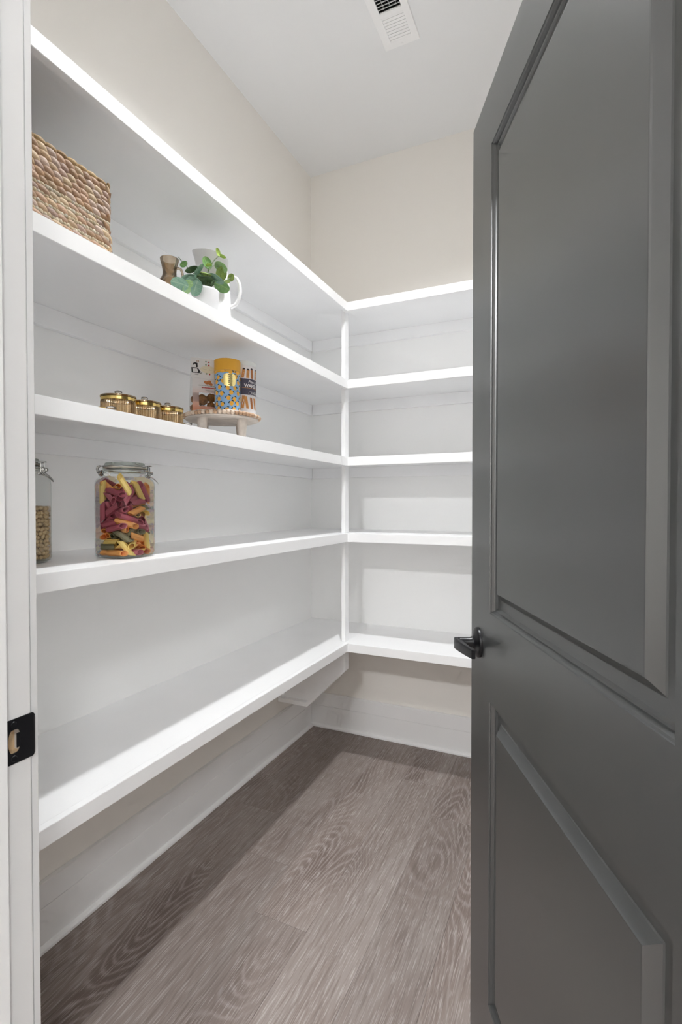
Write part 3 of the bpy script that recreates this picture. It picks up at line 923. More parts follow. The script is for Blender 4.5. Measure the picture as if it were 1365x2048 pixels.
# ------------------------------------------------------------------ potted eucalyptus
pl = thing('potted_eucalyptus', 'small white pot of round leaved eucalyptus sprigs', 'plant', (-0.9790, 1.1900, bz))
part('pot', MB().lathe([(0.0290, 0.0005), (0.0315, 0.002), (0.0345, 0.012), (0.0375, 0.036), (0.0388, 0.056), (0.0390, 0.0600), (0.0378, 0.0615), (0.0362, 0.0600), (0.0355, 0.0500)], 44), M['pot'], pl, smooth=True, angle=60)
part('soil', MB().lathe([(0.0352, 0.0500), (0.0350, 0.0535), (0.0200, 0.0570), (0.0040, 0.0580)], 24), M['soil'], pl, smooth=True)
LEAVES = [
    (-0.985, 1.2562, 1.9746, 0.0118, 0.55, 110, 'y'), (-0.985, 1.2751, 1.9716, 0.0119, 0.45, -20, 'y'), (-0.990, 1.2123, 1.9241, 0.0181, 0.75, 120, 'g'),
    (-0.982, 1.2085, 1.9159, 0.0085, 0.60, 10, 'y'), (-0.985, 1.2693, 1.9357, 0.0202, 0.75, -30, 'p'), (-0.990, 1.2768, 1.9186, 0.0202, 0.90, 80, 'o'),
    (-0.985, 1.3184, 1.9231, 0.0123, 0.90, 60, 'o'), (-0.980, 1.2928, 1.9003, 0.0101, 0.65, 20, 'o'), (-0.968, 1.2512, 1.8670, 0.0229, 0.80, -20, 'g'),
    (-0.965, 1.2230, 1.8790, 0.0227, 0.50, -28, 'b'), (-0.985, 1.1886, 1.8648, 0.0256, 0.50, 10, 'd'), (-0.990, 1.1948, 1.8850, 0.0226, 0.25, -3, 'y'),
    (-0.985, 1.1379, 1.8746, 0.0181, 0.50, 25, 'd'), (-0.975, 1.1554, 1.8786, 0.0205, 0.35, 52, 'b'), (-0.970, 1.1104, 1.8400, 0.0199, 0.42, 12, 'b'),
    (-0.985, 1.1066, 1.8758, 0.0109, 0.75, 35, 'g'), (-0.957, 1.0584, 1.7982, 0.0221, 0.85, -10, 'b'), (-0.957, 1.1227, 1.8105, 0.0213, 0.85, 75, 'b'),
    (-0.964, 1.1255, 1.8279, 0.0230, 0.80, -30, 'b'), (-0.953, 1.0892, 1.8105, 0.0120, 0.90, 0, 'p'), (-0.951, 1.0792, 1.7903, 0.0119, 0.95, 60, 'p'),
    (-0.985, 1.2289, 1.8718, 0.0147, 0.50, 40, 'd'), (-0.985, 1.2129, 1.8554, 0.0161, 0.60, -60, 'd'), (-1.005, 1.1700, 1.8600, 0.0190, 0.70, 30, 'd'), (-1.000, 1.2000, 1.8780, 0.0180, 0.60, -40, 'g')]
leaf_cache = {}
def leaf_mesh(r, kind):
    key = (round(r, 3), kind)
    if key in leaf_cache:
        return leaf_cache[key]
    mb = MB()
    n = 20
    rs = []
    for q, dz in ((1.0, 0.0), (0.66, -0.10), (0.33, -0.15)):
        rs.append([(q * r * math.cos(2 * math.pi * i / n) * (1.0 if math.cos(2 * math.pi * i / n) < 0 else 1.06), q * r * 0.9 * math.sin(2 * math.pi * i / n), (dz + 0.07 * abs(math.sin(2 * math.pi * i / n)) * q) * r) for i in range(n)])
    rt = [[(x, y, z_ - 0.0004) for x, y, z_ in ring] for ring in rs]
    mb.rings(rt[::-1] + rs, True, True, True)
    leaf_cache[key] = mb.mesh('leaf', M['leaf_' + kind], True, angle=70)
    return leaf_cache[key]
for (x, y, z_, r, ratio, ang, kind) in LEAVES:
    c = Vector((x, y, z_))
    view = (CAMP - c).normalized()
    right = Vector((-view.y, view.x, 0)).normalized()
    up = view.cross(right)
    a = math.radians(ang)
    ax = right * math.cos(a) + up * math.sin(a)
    bx = -right * math.sin(a) + up * math.cos(a)
    tilt = math.acos(min(0.999, ratio))
    nrm = (view * math.cos(tilt) - bx * math.sin(tilt)).normalized()
    by = nrm.cross(ax)
    o = link('leaf', leaf_mesh(r, kind), pl)
    R3 = Matrix((ax, by, nrm)).transposed().to_4x4()
    o.matrix_local = Matrix.Translation(c - Vector(pl.location)) @ R3
def stem(pts, r=0.0011):
    part('stem', MB().tube([Vector(p) - Vector(pl.location) for p in pts], r, 6), M['stem'], pl, smooth=True)
b0 = (-0.979, 1.190, 1.828)
stem([b0, (-0.985, 1.205, 1.870), (-0.986, 1.212, 1.905), (-0.986, 1.238, 1.942), (-0.985, 1.2600, 1.9650)])
stem([b0, (-0.984, 1.180, 1.850), (-0.986, 1.145, 1.868), (-0.985, 1.110, 1.877), (-0.985, 1.0865, 1.8864)], 0.0009)
stem([b0, (-0.982, 1.230, 1.872), (-0.986, 1.262, 1.893), (-0.985, 1.290, 1.902), (-0.985, 1.3184, 1.9231)])
stem([b0, (-0.972, 1.160, 1.845), (-0.966, 1.130, 1.832), (-0.956, 1.095, 1.806), (-0.955, 1.065, 1.800)])
stem([b0, (-0.978, 1.215, 1.865), (-0.990, 1.2123, 1.9241)])
stem([(-0.986, 1.212, 1.905), (-0.986, 1.235, 1.925), (-0.985, 1.262, 1.932)], 0.0008)

# ------------------------------------------------------------------ three ribbed amber canisters (middle shelf)
cz = ZS[2]
def canister(label, y, x=-1.002):
    t = thing('ribbed_canister', label, 'canister', (x, y, cz), group='ribbed amber canisters on the middle shelf')
    rib = lambda a, z: 1 + 0.020 * math.cos(44 * a)
    part('body', MB().lathe([(0.0365, 0.0005), (0.0385, 0.0015), (0.0392, 0.0040), (0.0392, 0.0352), (0.0386, 0.0366)], 352, cap1=False, mod=rib), M['amber'], t, smooth=True, angle=85)
    part('rim_band', MB().lathe([(0.0384, 0.0368), (0.0396, 0.0372), (0.0398, 0.0440), (0.0390, 0.0444), (0.0360, 0.0444), (0.0360, 0.0370)], 64, cap0=False, cap1=False), M['gold'], t, smooth=True)
    lid = part('lid', MB().lathe([(0.0380, 0.0446), (0.0404, 0.0452), (0.0408, 0.0475), (0.0400, 0.0492), (0.0250, 0.0502), (0.0060, 0.0504)], 64), M['amber'], t, smooth=True)
    part('knob', MB().lathe([(0.0035, 0.0504), (0.0032, 0.0530), (0.0072, 0.0560), (0.0090, 0.0592), (0.0078, 0.0622), (0.0030, 0.0640)], 12), M['knobglass'], lid, smooth=False)
    part('knob_collar', MB().lathe([(0.0050, 0.0504), (0.0050, 0.0520), (0.0036, 0.0526)], 20), M['gold'], lid, smooth=True)
canister('ribbed amber glass canister farthest from the beaded stand', 0.8975)
canister('ribbed amber glass canister in the middle of three', 0.9795)
canister('ribbed amber glass canister nearest the beaded stand', 1.0615)
# little clear teaspoons lying at the shelf edge
def teaspoon(label, x, y, rz):
    t = thing('teaspoon', label, 'spoon', (x, y, cz), rz, group='teaspoons on the middle shelf')
    part('bowl', MB().sphere((0, 0, 0.0055), 0.0095, 14, 8, (1.25, 0.85, 0.5)), M['knobglass'], t, smooth=True)
    part('handle', MB().tube([(0.010, 0, 0.006), (0.025, 0, 0.0075), (0.045, 0, 0.005), (0.062, 0, 0.0035)], [0.002, 0.0016, 0.0016, 0.0024], 8), M['gold'], t, smooth=True)
teaspoon('small clear teaspoon in front of the first amber canister', -0.948, 0.8280, math.radians(205))
teaspoon('small clear teaspoon lying beside the left foot of the beaded stand', -0.950, 1.0820, math.radians(195))

# ------------------------------------------------------------------ beaded riser
SC = Vector((-1.090, 1.409, cz))
rs_ = thing('beaded_stand', 'round whitewashed wooden riser with beaded edge and turned legs', 'stand', SC)
part('top', MB().lathe([(0.1160, 0.0700), (0.1200, 0.0712), (0.1215, 0.0745), (0.1190, 0.0770), (0.1180, 0.0860), (0.1200, 0.0885), (0.1180, 0.0905), (0.0500, 0.0908)], 72), M['whitewash'], rs_, smooth=True, angle=35)
bead_me = MB().sphere((0, 0, 0), 0.0068, 10, 7).mesh('bead', M['bead'], True, angle=80)
bead2 = bead_me.copy()
M['bead2'] = simple('pale_wooden_bead', lin(208, 188, 168), 0.55, vary=0.12, vscale=70)
bead2.materials[0] = M['bead2']
random.seed(8)
NB = 58
for k in range(NB):
    a = 2 * math.pi * k / NB
    o = link('bead', bead_me if random.random() < 0.55 else bead2, rs_)
    o.location = (0.1232 * math.cos(a), 0.1232 * math.sin(a), 0.0815)
    o.rotation_euler = (0, 0, a)
camdir = math.atan2(-SC.y, -SC.x)
for da in (-46, 46, 134, 226):
    a = camdir + math.radians(da)
    part('leg', MB().lathe([(0.0105, 0.0005), (0.0120, 0.0020), (0.0135, 0.0250), (0.0160, 0.0500), (0.0172, 0.0700)], 24, 0.088 * math.cos(a), 0.088 * math.sin(a)), M['whitewash'], rs_, smooth=True)
TOPZ = cz + 0.0909

# lemon print canister
tin = thing('lemon_tin', 'tall canister with yellow lid and lemon print on pale blue', 'canister', (-1.0445, 1.3780, TOPZ))
TR = 0.0412
TH = 0.168
part('body', MB().lathe([(TR - 0.001, 0.0003), (TR, 0.0012), (TR, TH - 0.0250)], 56), M['sky'], tin, smooth=True)
part('lid', MB().lathe([(TR + 0.0012, TH - 0.0375), (TR + 0.0014, TH - 0.0020), (TR + 0.0002, TH), (TR - 0.0020, TH + 0.0002)], 56), M['yellow'], tin, smooth=True)
part('yellow_band', MB().lathe([(TR + 0.0003, TH - 0.0450), (TR + 0.0003, TH - 0.0380)], 56, cap0=False, cap1=False), M['yellow'], tin, smooth=True)
lem, lef = MB(), MB()
random.seed(4)
tca = math.atan2(-1.378, 1.0445)
row = 0
zz = 0.006
while zz < TH - 0.040:
    n = 10
    for k in range(n):
        xx = (k + (0.5 if row % 2 else 0) + random.uniform(-0.12, 0.12)) * 2 * math.pi * TR / n
        z2 = zz + random.uniform(-0.003, 0.003)
        rr = 0.0064 * random.uniform(0.92, 1.1)
        d = wrap(disc2d(xx, z2, rr, rr * 1.12, random.uniform(-0.5, 0.5)), TR + 0.0005, tca, 0)
        lem.add(d.v, d.f)
        fl_ = random.choice((-1, 1))
        for (lx, ly, ra) in ((-0.0035 * fl_, 0.0086, 0.25 * fl_), (0.0080 * fl_, 0.0030, -1.0 * fl_)):
            d = wrap(disc2d(xx + lx, z2 + ly, 0.0046, 0.0017, ra, 10), TR + 0.0007, tca, 0)
            lef.add(d.v, d.f)
    zz += 0.0172
    row += 1
for mb in (lem, lef):
    for p in mb.v:
        p.z = max(0.001, min(TH - 0.0385, p.z))
part('lemon_print', lem, M['lemon'], tin)
part('leaf_print', lef, M['pleaf'], tin)
lab = MB()
pts = []
for i in range(28):
    a = 2 * math.pi * i / 28
    pts.append((0.0215 * math.copysign(abs(math.cos(a)) ** 0.45, math.cos(a)), 0.0205 * math.copysign(abs(math.sin(a)) ** 0.7, math.sin(a))))
nr_ = 6
vv = []
for q in range(nr_ + 1):
    f = q / nr_
    vv.append([(p[0] * f, p[1] * f, 0) for p in pts] if q else [(p[0] * 0.02, p[1] * 0.02, 0) for p in pts])
lab.rings(vv, True, True, False)
part('gold_label', wrap(lab, TR + 0.0010, tca + 0.16, 0.0990), M['goldfoil'], tin)
lt = MB()
for k, (w_, h_) in enumerate(((0.0042, 0.0042), (0.0052, 0.0034), (0.0050, 0.0042), (0.0054, 0.0044), (0.0044, 0.0050), (0.0050, 0.0034))):
    for q in (-1, 1):
        d = wrap(poly2d([(q * w_ * 0.12, -h_ / 2), (q * w_ * 0.55, -h_ / 2), (q * w_ * 0.55, h_ / 2), (q * w_ * 0.12, h_ / 2)]), TR + 0.0013, tca + 0.10, 0.1150 - k * 0.0063)
        lt.add(d.v, d.f)
part('label_print', lt, M['ink'], tin)

# wafer roll tin
wt = thing('wafer_tin', 'tall white tin printed with wafer rolls and a navy label', 'tin', (-1.0500, 1.4675, TOPZ))
WR, WH = 0.0460, 0.182
part('body', MB().lathe([(WR - 0.001, 0.0003), (WR, 0.0012), (WR, WH - 0.010)], 60), M['tinwhite'], wt, smooth=True)
part('lid', MB().lathe([(WR + 0.0014, WH - 0.0150), (WR + 0.0018, WH - 0.0140), (WR + 0.0018, WH - 0.0020), (WR + 0.0004, WH), (WR - 0.003, WH + 0.0002)], 60), M['lidwhite'], wt, smooth=True)
wca = math.atan2(-1.4675, 1.05)
random.seed(6)
w1, w2, wd_ = MB(), MB(), MB()
for k in range(16):
    ac = (k - 7.5) * 0.0182
    for (z0, z1, lean) in ((0.118, 0.158, random.uniform(-0.16, 0.22)), (0.022, 0.068, random.uniform(-0.2, 0.12))):
        hw_ = random.uniform(0.0046, 0.0056)
        zt_ = z1 - random.uniform(0, 0.009)
        pts = [(ac - hw_, z0), (ac + hw_, z0), (ac + hw_ + lean * (zt_ - z0), zt_), (ac - hw_ + lean * (zt_ - z0), zt_)]
        d = wrap(poly2d(pts), WR + 0.0005, wca + 0.2, 0)
        (w1 if k % 3 else w2).add(d.v, d.f)
        if z0 > 0.1:
            d = wrap(disc2d(ac + lean * (zt_ - z0), zt_, hw_ * 0.95, 0.0028, 0, 12), WR + 0.0007, wca + 0.2, 0)
            wd_.add(d.v, d.f)
part('wafer_print', w1, M['wafer'], wt)
part('wafer_print', w2, M['wafer2'], wt)
part('wafer_end_print', wd_, M['ink'], wt)
LA = wca + math.radians(66)
def band(x0, x1, z0, z1, rr, mat, name):
    part(name, wrap(grid2d(x0, x1, z0, z1, 40), rr, LA, 0), mat, wt)
band(-0.0690, 0.0690, 0.0660, 0.1245, WR + 0.0009, M['tinwhite'], 'label_border')
band(-0.0690, 0.0690, 0.0680, 0.1225, WR + 0.0012, M['navy'], 'navy_label')
band(-0.0560, 0.0560, 0.0905, 0.0917, WR + 0.0015, M['wafer'], 'label_rule')
def wtext(body, size, z_, bold=0.0, x=0.0, shear=0.0):
    tm = text_mb(body, size, bold, 'CENTER', shear)
    part('lettering', wrap(tm, WR + 0.0016, LA + x / WR, z_), M['tinwhite'], wt)
wtext('Piau Dolce', 0.0140, 0.1125, 0.0002, -0.004, 0.3)
wtext('WAFER ROLLS', 0.0150, 0.0985, 0.0006)
wtext('CAFE MOCHA', 0.0072, 0.0745, 0.0002)
pill = MB()
for (x0, x1, y0, y1) in ((-0.029, 0.029, 0.0795, 0.0802), (-0.029, 0.029, 0.0688, 0.0695), (-0.0325, -0.0318, 0.0715, 0.0775), (0.0318, 0.0325, 0.0715, 0.0775)):
    d = wrap(grid2d(x0, x1, y0, y1, 16), WR + 0.0016, LA, 0)
    pill.add(d.v, d.f)
part('label_outline', pill, M['tinwhite'], wt)

# bag of almond cookies
bg = thing('cookie_bag', 'clear bag of cookies with white and orange printed front', 'bag', (-1.1200, 1.3655, TOPZ), math.radians(50.2))
BW, BHH, BD = 0.050, 0.183, 0.044
film = MB()
film.rings([[(-BW, 0.0004, 0.0008), (BW, 0.0004, 0.0008), (BW, BD, 0.0008), (-BW, BD, 0.0008)], [(-BW, 0.0008, 0.05), (BW, 0.0008, 0.05), (BW, BD * 0.92, 0.05), (-BW, BD * 0.92, 0.05)],
            [(-BW, 0.004, 0.11), (BW, 0.004, 0.11), (BW, BD * 0.45, 0.11), (-BW, BD * 0.45, 0.11)], [(-BW, 0.0075, BHH - 0.03), (BW, 0.0075, BHH - 0.03), (BW, 0.0105, BHH - 0.03), (-BW, 0.0105, BHH - 0.03)],
            [(-BW, 0.0085, BHH), (BW, 0.0085, BHH), (BW, 0.0095, BHH), (-BW, 0.0095, BHH)]])
part('film', film, M['film'], bg)
def face_y(z_):
    return 0.0 if z_ < 0.05 else (0.0002 + (z_ - 0.05) * 0.058)
# printed front with a window
fp = MB()
wx0, wx1, wz0, wz1 = -0.0245, 0.0330, 0.0245, 0.0690
x0p, x1p, zt_ = -BW + 0.004, BW - 0.002, 0.1165
for (a0, a1, c0, c1) in ((x0p, wx0, 0.001, zt_), (wx1, x1p, 0.001, zt_), (wx0, wx1, 0.001, wz0), (wx0, wx1, wz1, zt_)):
    fp.add([(a0, face_y(c0) - 0.0006, c0), (a1, face_y(c0) - 0.0006, c0), (a1, face_y(c1) - 0.0006, c1), (a0, face_y(c1) - 0.0006, c1),
            (a0, face_y(c0) - 0.0002, c0), (a1, face_y(c0) - 0.0002, c0), (a1, face_y(c1) - 0.0002, c1), (a0, face_y(c1) - 0.0002, c1)],
           [(0, 1, 2, 3), (7, 6, 5, 4), (0, 4, 5, 1), (1, 5, 6, 2), (2, 6, 7, 3), (3, 7, 4, 0)])
part('front_print', fp, M['bagprint'], bg)
hd = MB()
hd.add([(-BW, 0.0012, 0.1165), (BW, 0.0012, 0.1165), (BW, 0.0066, BHH + 0.001), (-BW, 0.0066, BHH + 0.001), (-BW, 0.0020, 0.1165), (BW, 0.0020, 0.1165), (BW, 0.0074, BHH + 0.001), (-BW, 0.0074, BHH + 0.001)],
       [(0, 1, 2, 3), (7, 6, 5, 4), (0, 4, 5, 1), (1, 5, 6, 2), (2, 6, 7, 3), (3, 7, 4, 0)])
part('header_card', hd, M['paper'], bg)
def on_header(mb, mat, name='header_print'):
    o_ = MB()
    o_.f, o_.c = mb.f, mb.c
    o_.v = [Vector((p.x, 0.0012 + (p.y - 0.1165) * 0.0812 - 0.0004, p.y)) for p in mb.v]
    part(name, o_, mat, bg)
def on_front(mb, mat, name='front_print_detail'):
    o_ = MB()
    o_.f, o_.c = mb.f, mb.c
    o_.v = [Vector((p.x, face_y(p.y) - 0.0009, p.y)) for p in mb.v]
    part(name, o_, mat, bg)
def rects(lst):
    mb = MB()
    for (x0, x1, y0, y1) in lst:
        mb.add([(x0, y0, 0), (x1, y0, 0), (x1, y1, 0), (x0, y1, 0)], [(0, 1, 2, 3)])
    return mb
cr = disc2d(0.006, 0.147, 0.026, 0.013, 0, 24)
on_header(cr, M['cream'])
figd = MB()
for mbx in (disc2d(-0.0355, 0.1625, 0.0078, 0.0052, 0.1, 18), disc2d(-0.0315, 0.1575, 0.0036, 0.0066, 0.2, 14), poly2d([(-0.0490, 0.1500), (-0.0415, 0.1505), (-0.0340, 0.1505), (-0.0265, 0.1490), (-0.0205, 0.1400), (-0.0130, 0.1345), (-0.0150, 0.1305), (-0.0220, 0.1330), (-0.0350, 0.1325), (-0.0480, 0.1330)])):
    for i, p in enumerate(mbx.v):
        p.y += 0.0
    figd.add(mbx.v, mbx.f)
on_header(figd, M['ink'])
fg2 = MB()
for mbx in (disc2d(-0.0372, 0.1565, 0.0036, 0.0056, 0, 14), poly2d([(-0.0452, 0.1475), (-0.0300, 0.1475), (-0.0265, 0.1370), (-0.0300, 0.1345), (-0.0440, 0.1350)]), disc2d(-0.0180, 0.1345, 0.0052, 0.0012, -0.3, 10)):
    fg2.add(mbx.v, mbx.f)
o_ = MB()
o_.f, o_.c = fg2.f, fg2.c
o_.v = [Vector((p.x, 0.0012 + (p.y - 0.1165) * 0.0812 - 0.0007, p.y)) for p in fg2.v]
part('header_print', o_, M['paper'], bg)
on_header(disc2d(-0.0275, 0.1720, 0.0040, 0.0042, 0, 16), M['wafer2'])
o_ = disc2d(-0.0275, 0.1720, 0.0022, 0.0024, 0, 12)
o_.v = [Vector((p.x, 0.0012 + (p.y - 0.1165) * 0.0812 - 0.0007, p.y)) for p in o_.v]
part('header_print', o_, M['paper'], bg)
on_header(rects([(-0.0030, 0.0012, 0.1715, 0.1757), (-0.0032, 0.0008, 0.1608, 0.1655), (-0.0020, 0.0026, 0.1310, 0.1362)]), M['green'])
on_header(rects([(0.0062, 0.0106, 0.1700, 0.1745), (0.0062, 0.0108, 0.1590, 0.1645), (0.0078, 0.0126, 0.1295, 0.1350)]), M['red'])
on_header(rects([(-0.012, -0.007, 0.1482, 0.1490), (-0.0065, 0.003, 0.1470, 0.1478), (0.008, 0.0105, 0.1465, 0.1490), (0.0115, 0.0180, 0.1458, 0.1466), (-0.0380, -0.0260, 0.1268, 0.1280)]), M['ink'])
alm = MB()
for (x, y, a) in ((-0.0010, 0.1035, -0.5), (0.0080, 0.1065, 0.3), (0.0130, 0.1000, -0.4)):
    d = disc2d(x, y, 0.0082, 0.0050, a, 16)
    alm.add(d.v, d.f)
on_front(alm, M['almond'])
on_front(rects([(-0.0260 + k * 0.0052, -0.0260 + k * 0.0052 + 0.0040, 0.0924, 0.0940) for k in range(11)]), M['inkgrey'])
on_front(rects([(-0.0160 + k * 0.0050, -0.0160 + k * 0.0050 + 0.0044, 0.0846, 0.0880) for k in range(9)]), M['red'])
on_front(rects([(-0.0040, 0.0300, 0.0780, 0.0788), (0.0020, 0.0300, 0.0745, 0.0752)]), M['inkgrey'])
on_front(rects([(-0.0170 + k * 0.0056, -0.0170 + k * 0.0056 + 0.0045, 0.0138, 0.0154) for k in range(8)] + [(-0.022, 0.024, 0.0092, 0.0099)]), M['wafer2'])
# the cookies inside
random.seed(14)
def cookie(label, x, y, z_, r):
    mb = MB().sphere((0, 0, 0), r, 14, 10, (1, 0.72, 0.92))
    for p in mb.v:
        p *= 1 + 0.16 * math.sin(p.x * 420 + p.z * 310) * math.sin(p.y * 380 + p.z * 270 + x * 900)
    o = part('cookie', mb, M['cookie'], None, smooth=True, angle=80)
    o.matrix_world = Matrix.Translation(bg.location) @ Matrix.Rotation(math.radians(50.2), 4, 'Z') @ Matrix.Translation((x, y, z_))
    tag(o, label, 'cookie', 'cookies in the printed bag')
cookie('large almond cookie filling the left of the bag window', -0.0115, 0.0175, 0.0480, 0.0195)
cookie('almond cookie at the upper right of the bag window', 0.0190, 0.0175, 0.0570, 0.0155)
cookie('pale almond cookie at the lower right of the bag window', 0.0170, 0.0150, 0.0300, 0.0140)
cookie('almond cookie pressed against the clear left side of the bag', -0.0350, 0.0240, 0.0200, 0.0150)
cookie('almond cookie low behind the orange print of the bag', -0.0080, 0.0200, 0.0160, 0.0150)
cookie('almond cookie against the side film, above another cookie', -0.0360, 0.0215, 0.0480, 0.0135)

# ------------------------------------------------------------------ clip-top glass jars (second lowest shelf)
jz = ZS[3]
def sq_ring(a, rc, z_, n=12):
    pts = []
    for (sx, sy, a0) in ((1, 1, 0), (-1, 1, 90), (-1, -1, 180), (1, -1, 270)):
        cx_, cy_ = sx * (a - rc), sy * (a - rc)
        for k in range(n):
            t = math.radians(a0 + 90 * k / (n - 1) * 0.9999)
            pts.append((cx_ + rc * math.cos(t), cy_ + rc * math.sin(t), z_))
    return pts
def glass_jar(label, loc, rz):
    t = thing('clip_jar', label, 'jar', loc, rz)
    prof = [(0.0440, 0.0200, 0.0006), (0.0500, 0.0210, 0.0016), (0.0545, 0.0205, 0.0055), (0.0560, 0.0200, 0.0120), (0.0560, 0.0200, 0.1800), (0.0556, 0.0215, 0.1880), (0.0543, 0.0260, 0.1950), (0.0522, 0.0340, 0.2005),
            (0.0505, 0.0430, 0.2035), (0.0500, 0.0495, 0.2060), (0.0500, 0.0499, 0.2120)]
    part('body', MB().rings([sq_ring(a, rc, z_) for a, rc, z_ in prof], True, True, False), M['clear'], t, smooth=True, angle=75)
    part('base', MB().rings([sq_ring(a, rc, z_) for a, rc, z_ in ((0.0430, 0.02, 0.0012), (0.0520, 0.02, 0.0050), (0.0520, 0.02, 0.0058), (0.0430, 0.02, 0.0062))]), M['clear'], t, smooth=True, angle=60)
    neck = [(0.0500, 0.2120), (0.0522, 0.2128), (0.0526, 0.2150), (0.0508, 0.2162), (0.0508, 0.2180), (0.0530, 0.2190), (0.0532, 0.2215), (0.0505, 0.2226)]
    part('neck', MB().lathe(neck, 56, cap0=False, cap1=False), M['greenglass'], t, smooth=True, angle=70)
    part('gasket', MB().lathe([(0.0470, 0.2228), (0.0512, 0.2228), (0.0514, 0.2252), (0.0470, 0.2252)], 56, cap0=False, cap1=False), M['gasket'], t, smooth=True)
    part('lid', MB().lathe([(0.0520, 0.2254), (0.0528, 0.2262), (0.0526, 0.2288), (0.0500, 0.2300), (0.0475, 0.2312), (0.0468, 0.2350), (0.0450, 0.2368), (0.0380, 0.2372), (0.0300, 0.2345)], 56), M['greenglass'], t, smooth=True, angle=60)
    # hardware lies on the axis that reads left-right from the doorway
    ang = math.atan2(RV.y, RV.x) - rz + math.radians(8)
    ux = Vector((math.cos(ang), math.sin(ang), 0))
    uy = Vector((-math.sin(ang), math.cos(ang), 0))
    def P3(x, y, z_):
        return ux * x + uy * y + UPV * z_
    circ = lambda r, z_: [(r * math.cos(2 * math.pi * i / 40), r * math.sin(2 * math.pi * i / 40), z_) for i in range(40)]
    part('neck_wire', MB().tube(circ(0.0530, 0.2172), 0.0014, 6, True), M['steel'], t, smooth=True)
    part('lid_wire', MB().tube(circ(0.0536, 0.2275), 0.0014, 6, True), M['steel'], t, smooth=True)
    hb = MB()
    for q in (-0.006, 0.006):
        hb.tube([P3(-0.0530, q, 0.2280), P3(-0.0590, q, 0.2295), P3(-0.0645, q, 0.2270), P3(-0.0668, q, 0.2210), P3(-0.0655, q, 0.2150), P3(-0.0600, q, 0.2110)], 0.0016, 6)
    for k in range(5):
        yq = -0.008 + k * 0.004
        hb.tube([P3(-0.0615 + 0.0034 * math.cos(b), yq, 0.2135 + 0.0034 * math.sin(b)) for b in [i * math.pi / 4 for i in range(8)]], 0.0013, 5, True)
        hb.tube([P3(-0.0580 + 0.0030 * math.cos(b), yq, 0.2070 + 0.0030 * math.sin(b)) for b in [i * math.pi / 4 for i in range(8)]], 0.0013, 5, True)
    hb.tube([P3(-0.0580, -0.008, 0.2070), P3(-0.0535, -0.012, 0.2172)], 0.0014, 6).tube([P3(-0.0580, 0.008, 0.2070), P3(-0.0535, 0.012, 0.2172)], 0.0014, 6)
    part('hinge_wire', hb, M['steel'], t, smooth=True)
    lb = MB()
    for q in (-0.009, 0.009):
        lb.tube([P3(0.0525, q, 0.2275), P3(0.0560, q, 0.2290), P3(0.0575, q, 0.2250), P3(0.0570, q, 0.2100), P3(0.0565, q, 0.2030)], 0.0015, 6)
        lb.tube([P3(0.0560, q, 0.2290), P3(0.0600, q * 0.8, 0.2300), P3(0.0635, q * 0.6, 0.2296)], 0.0013, 6)
        lb.tube([P3(0.0530, q, 0.2172), P3(0.0590, q, 0.2165), P3(0.0625, q, 0.2120), P3(0.0605, q, 0.2070), P3(0.0560, q, 0.2028)], 0.0015, 6)
        lb.tube([P3(0.0560 + 0.0032 * math.cos(b), q, 0.2030 + 0.0032 * math.sin(b)) for b in [i * math.pi / 4 for i in range(8)]], 0.0014, 5, True)
        lb.tube([P3(0.0625 + 0.0030 * math.cos(b), q, 0.2120 + 0.0030 * math.sin(b)) for b in [i * math.pi / 4 for i in range(8)]], 0.0014, 5, True)
    lb.tube([P3(0.0590, -0.007, 0.2050), P3(0.0680, -0.006, 0.1990), P3(0.0760, -0.005, 0.1910), P3(0.0800, 0, 0.1850), P3(0.0760, 0.005, 0.1910), P3(0.0680, 0.006, 0.1990), P3(0.0590, 0.007, 0.2050)], 0.0014, 6)
    part('latch_wire', lb, M['steel'], t, smooth=True)
    return t
JROT = math.radians(3)
JC = Vector((-1.038, 0.949, jz))
glass_jar('square clip top glass jar full of multicoloured penne', JC, JROT)
JB = Vector((-1.150, 0.742, jz))
glass_jar('square clip top glass jar of tan dried beans beside the door frame', JB, JROT)

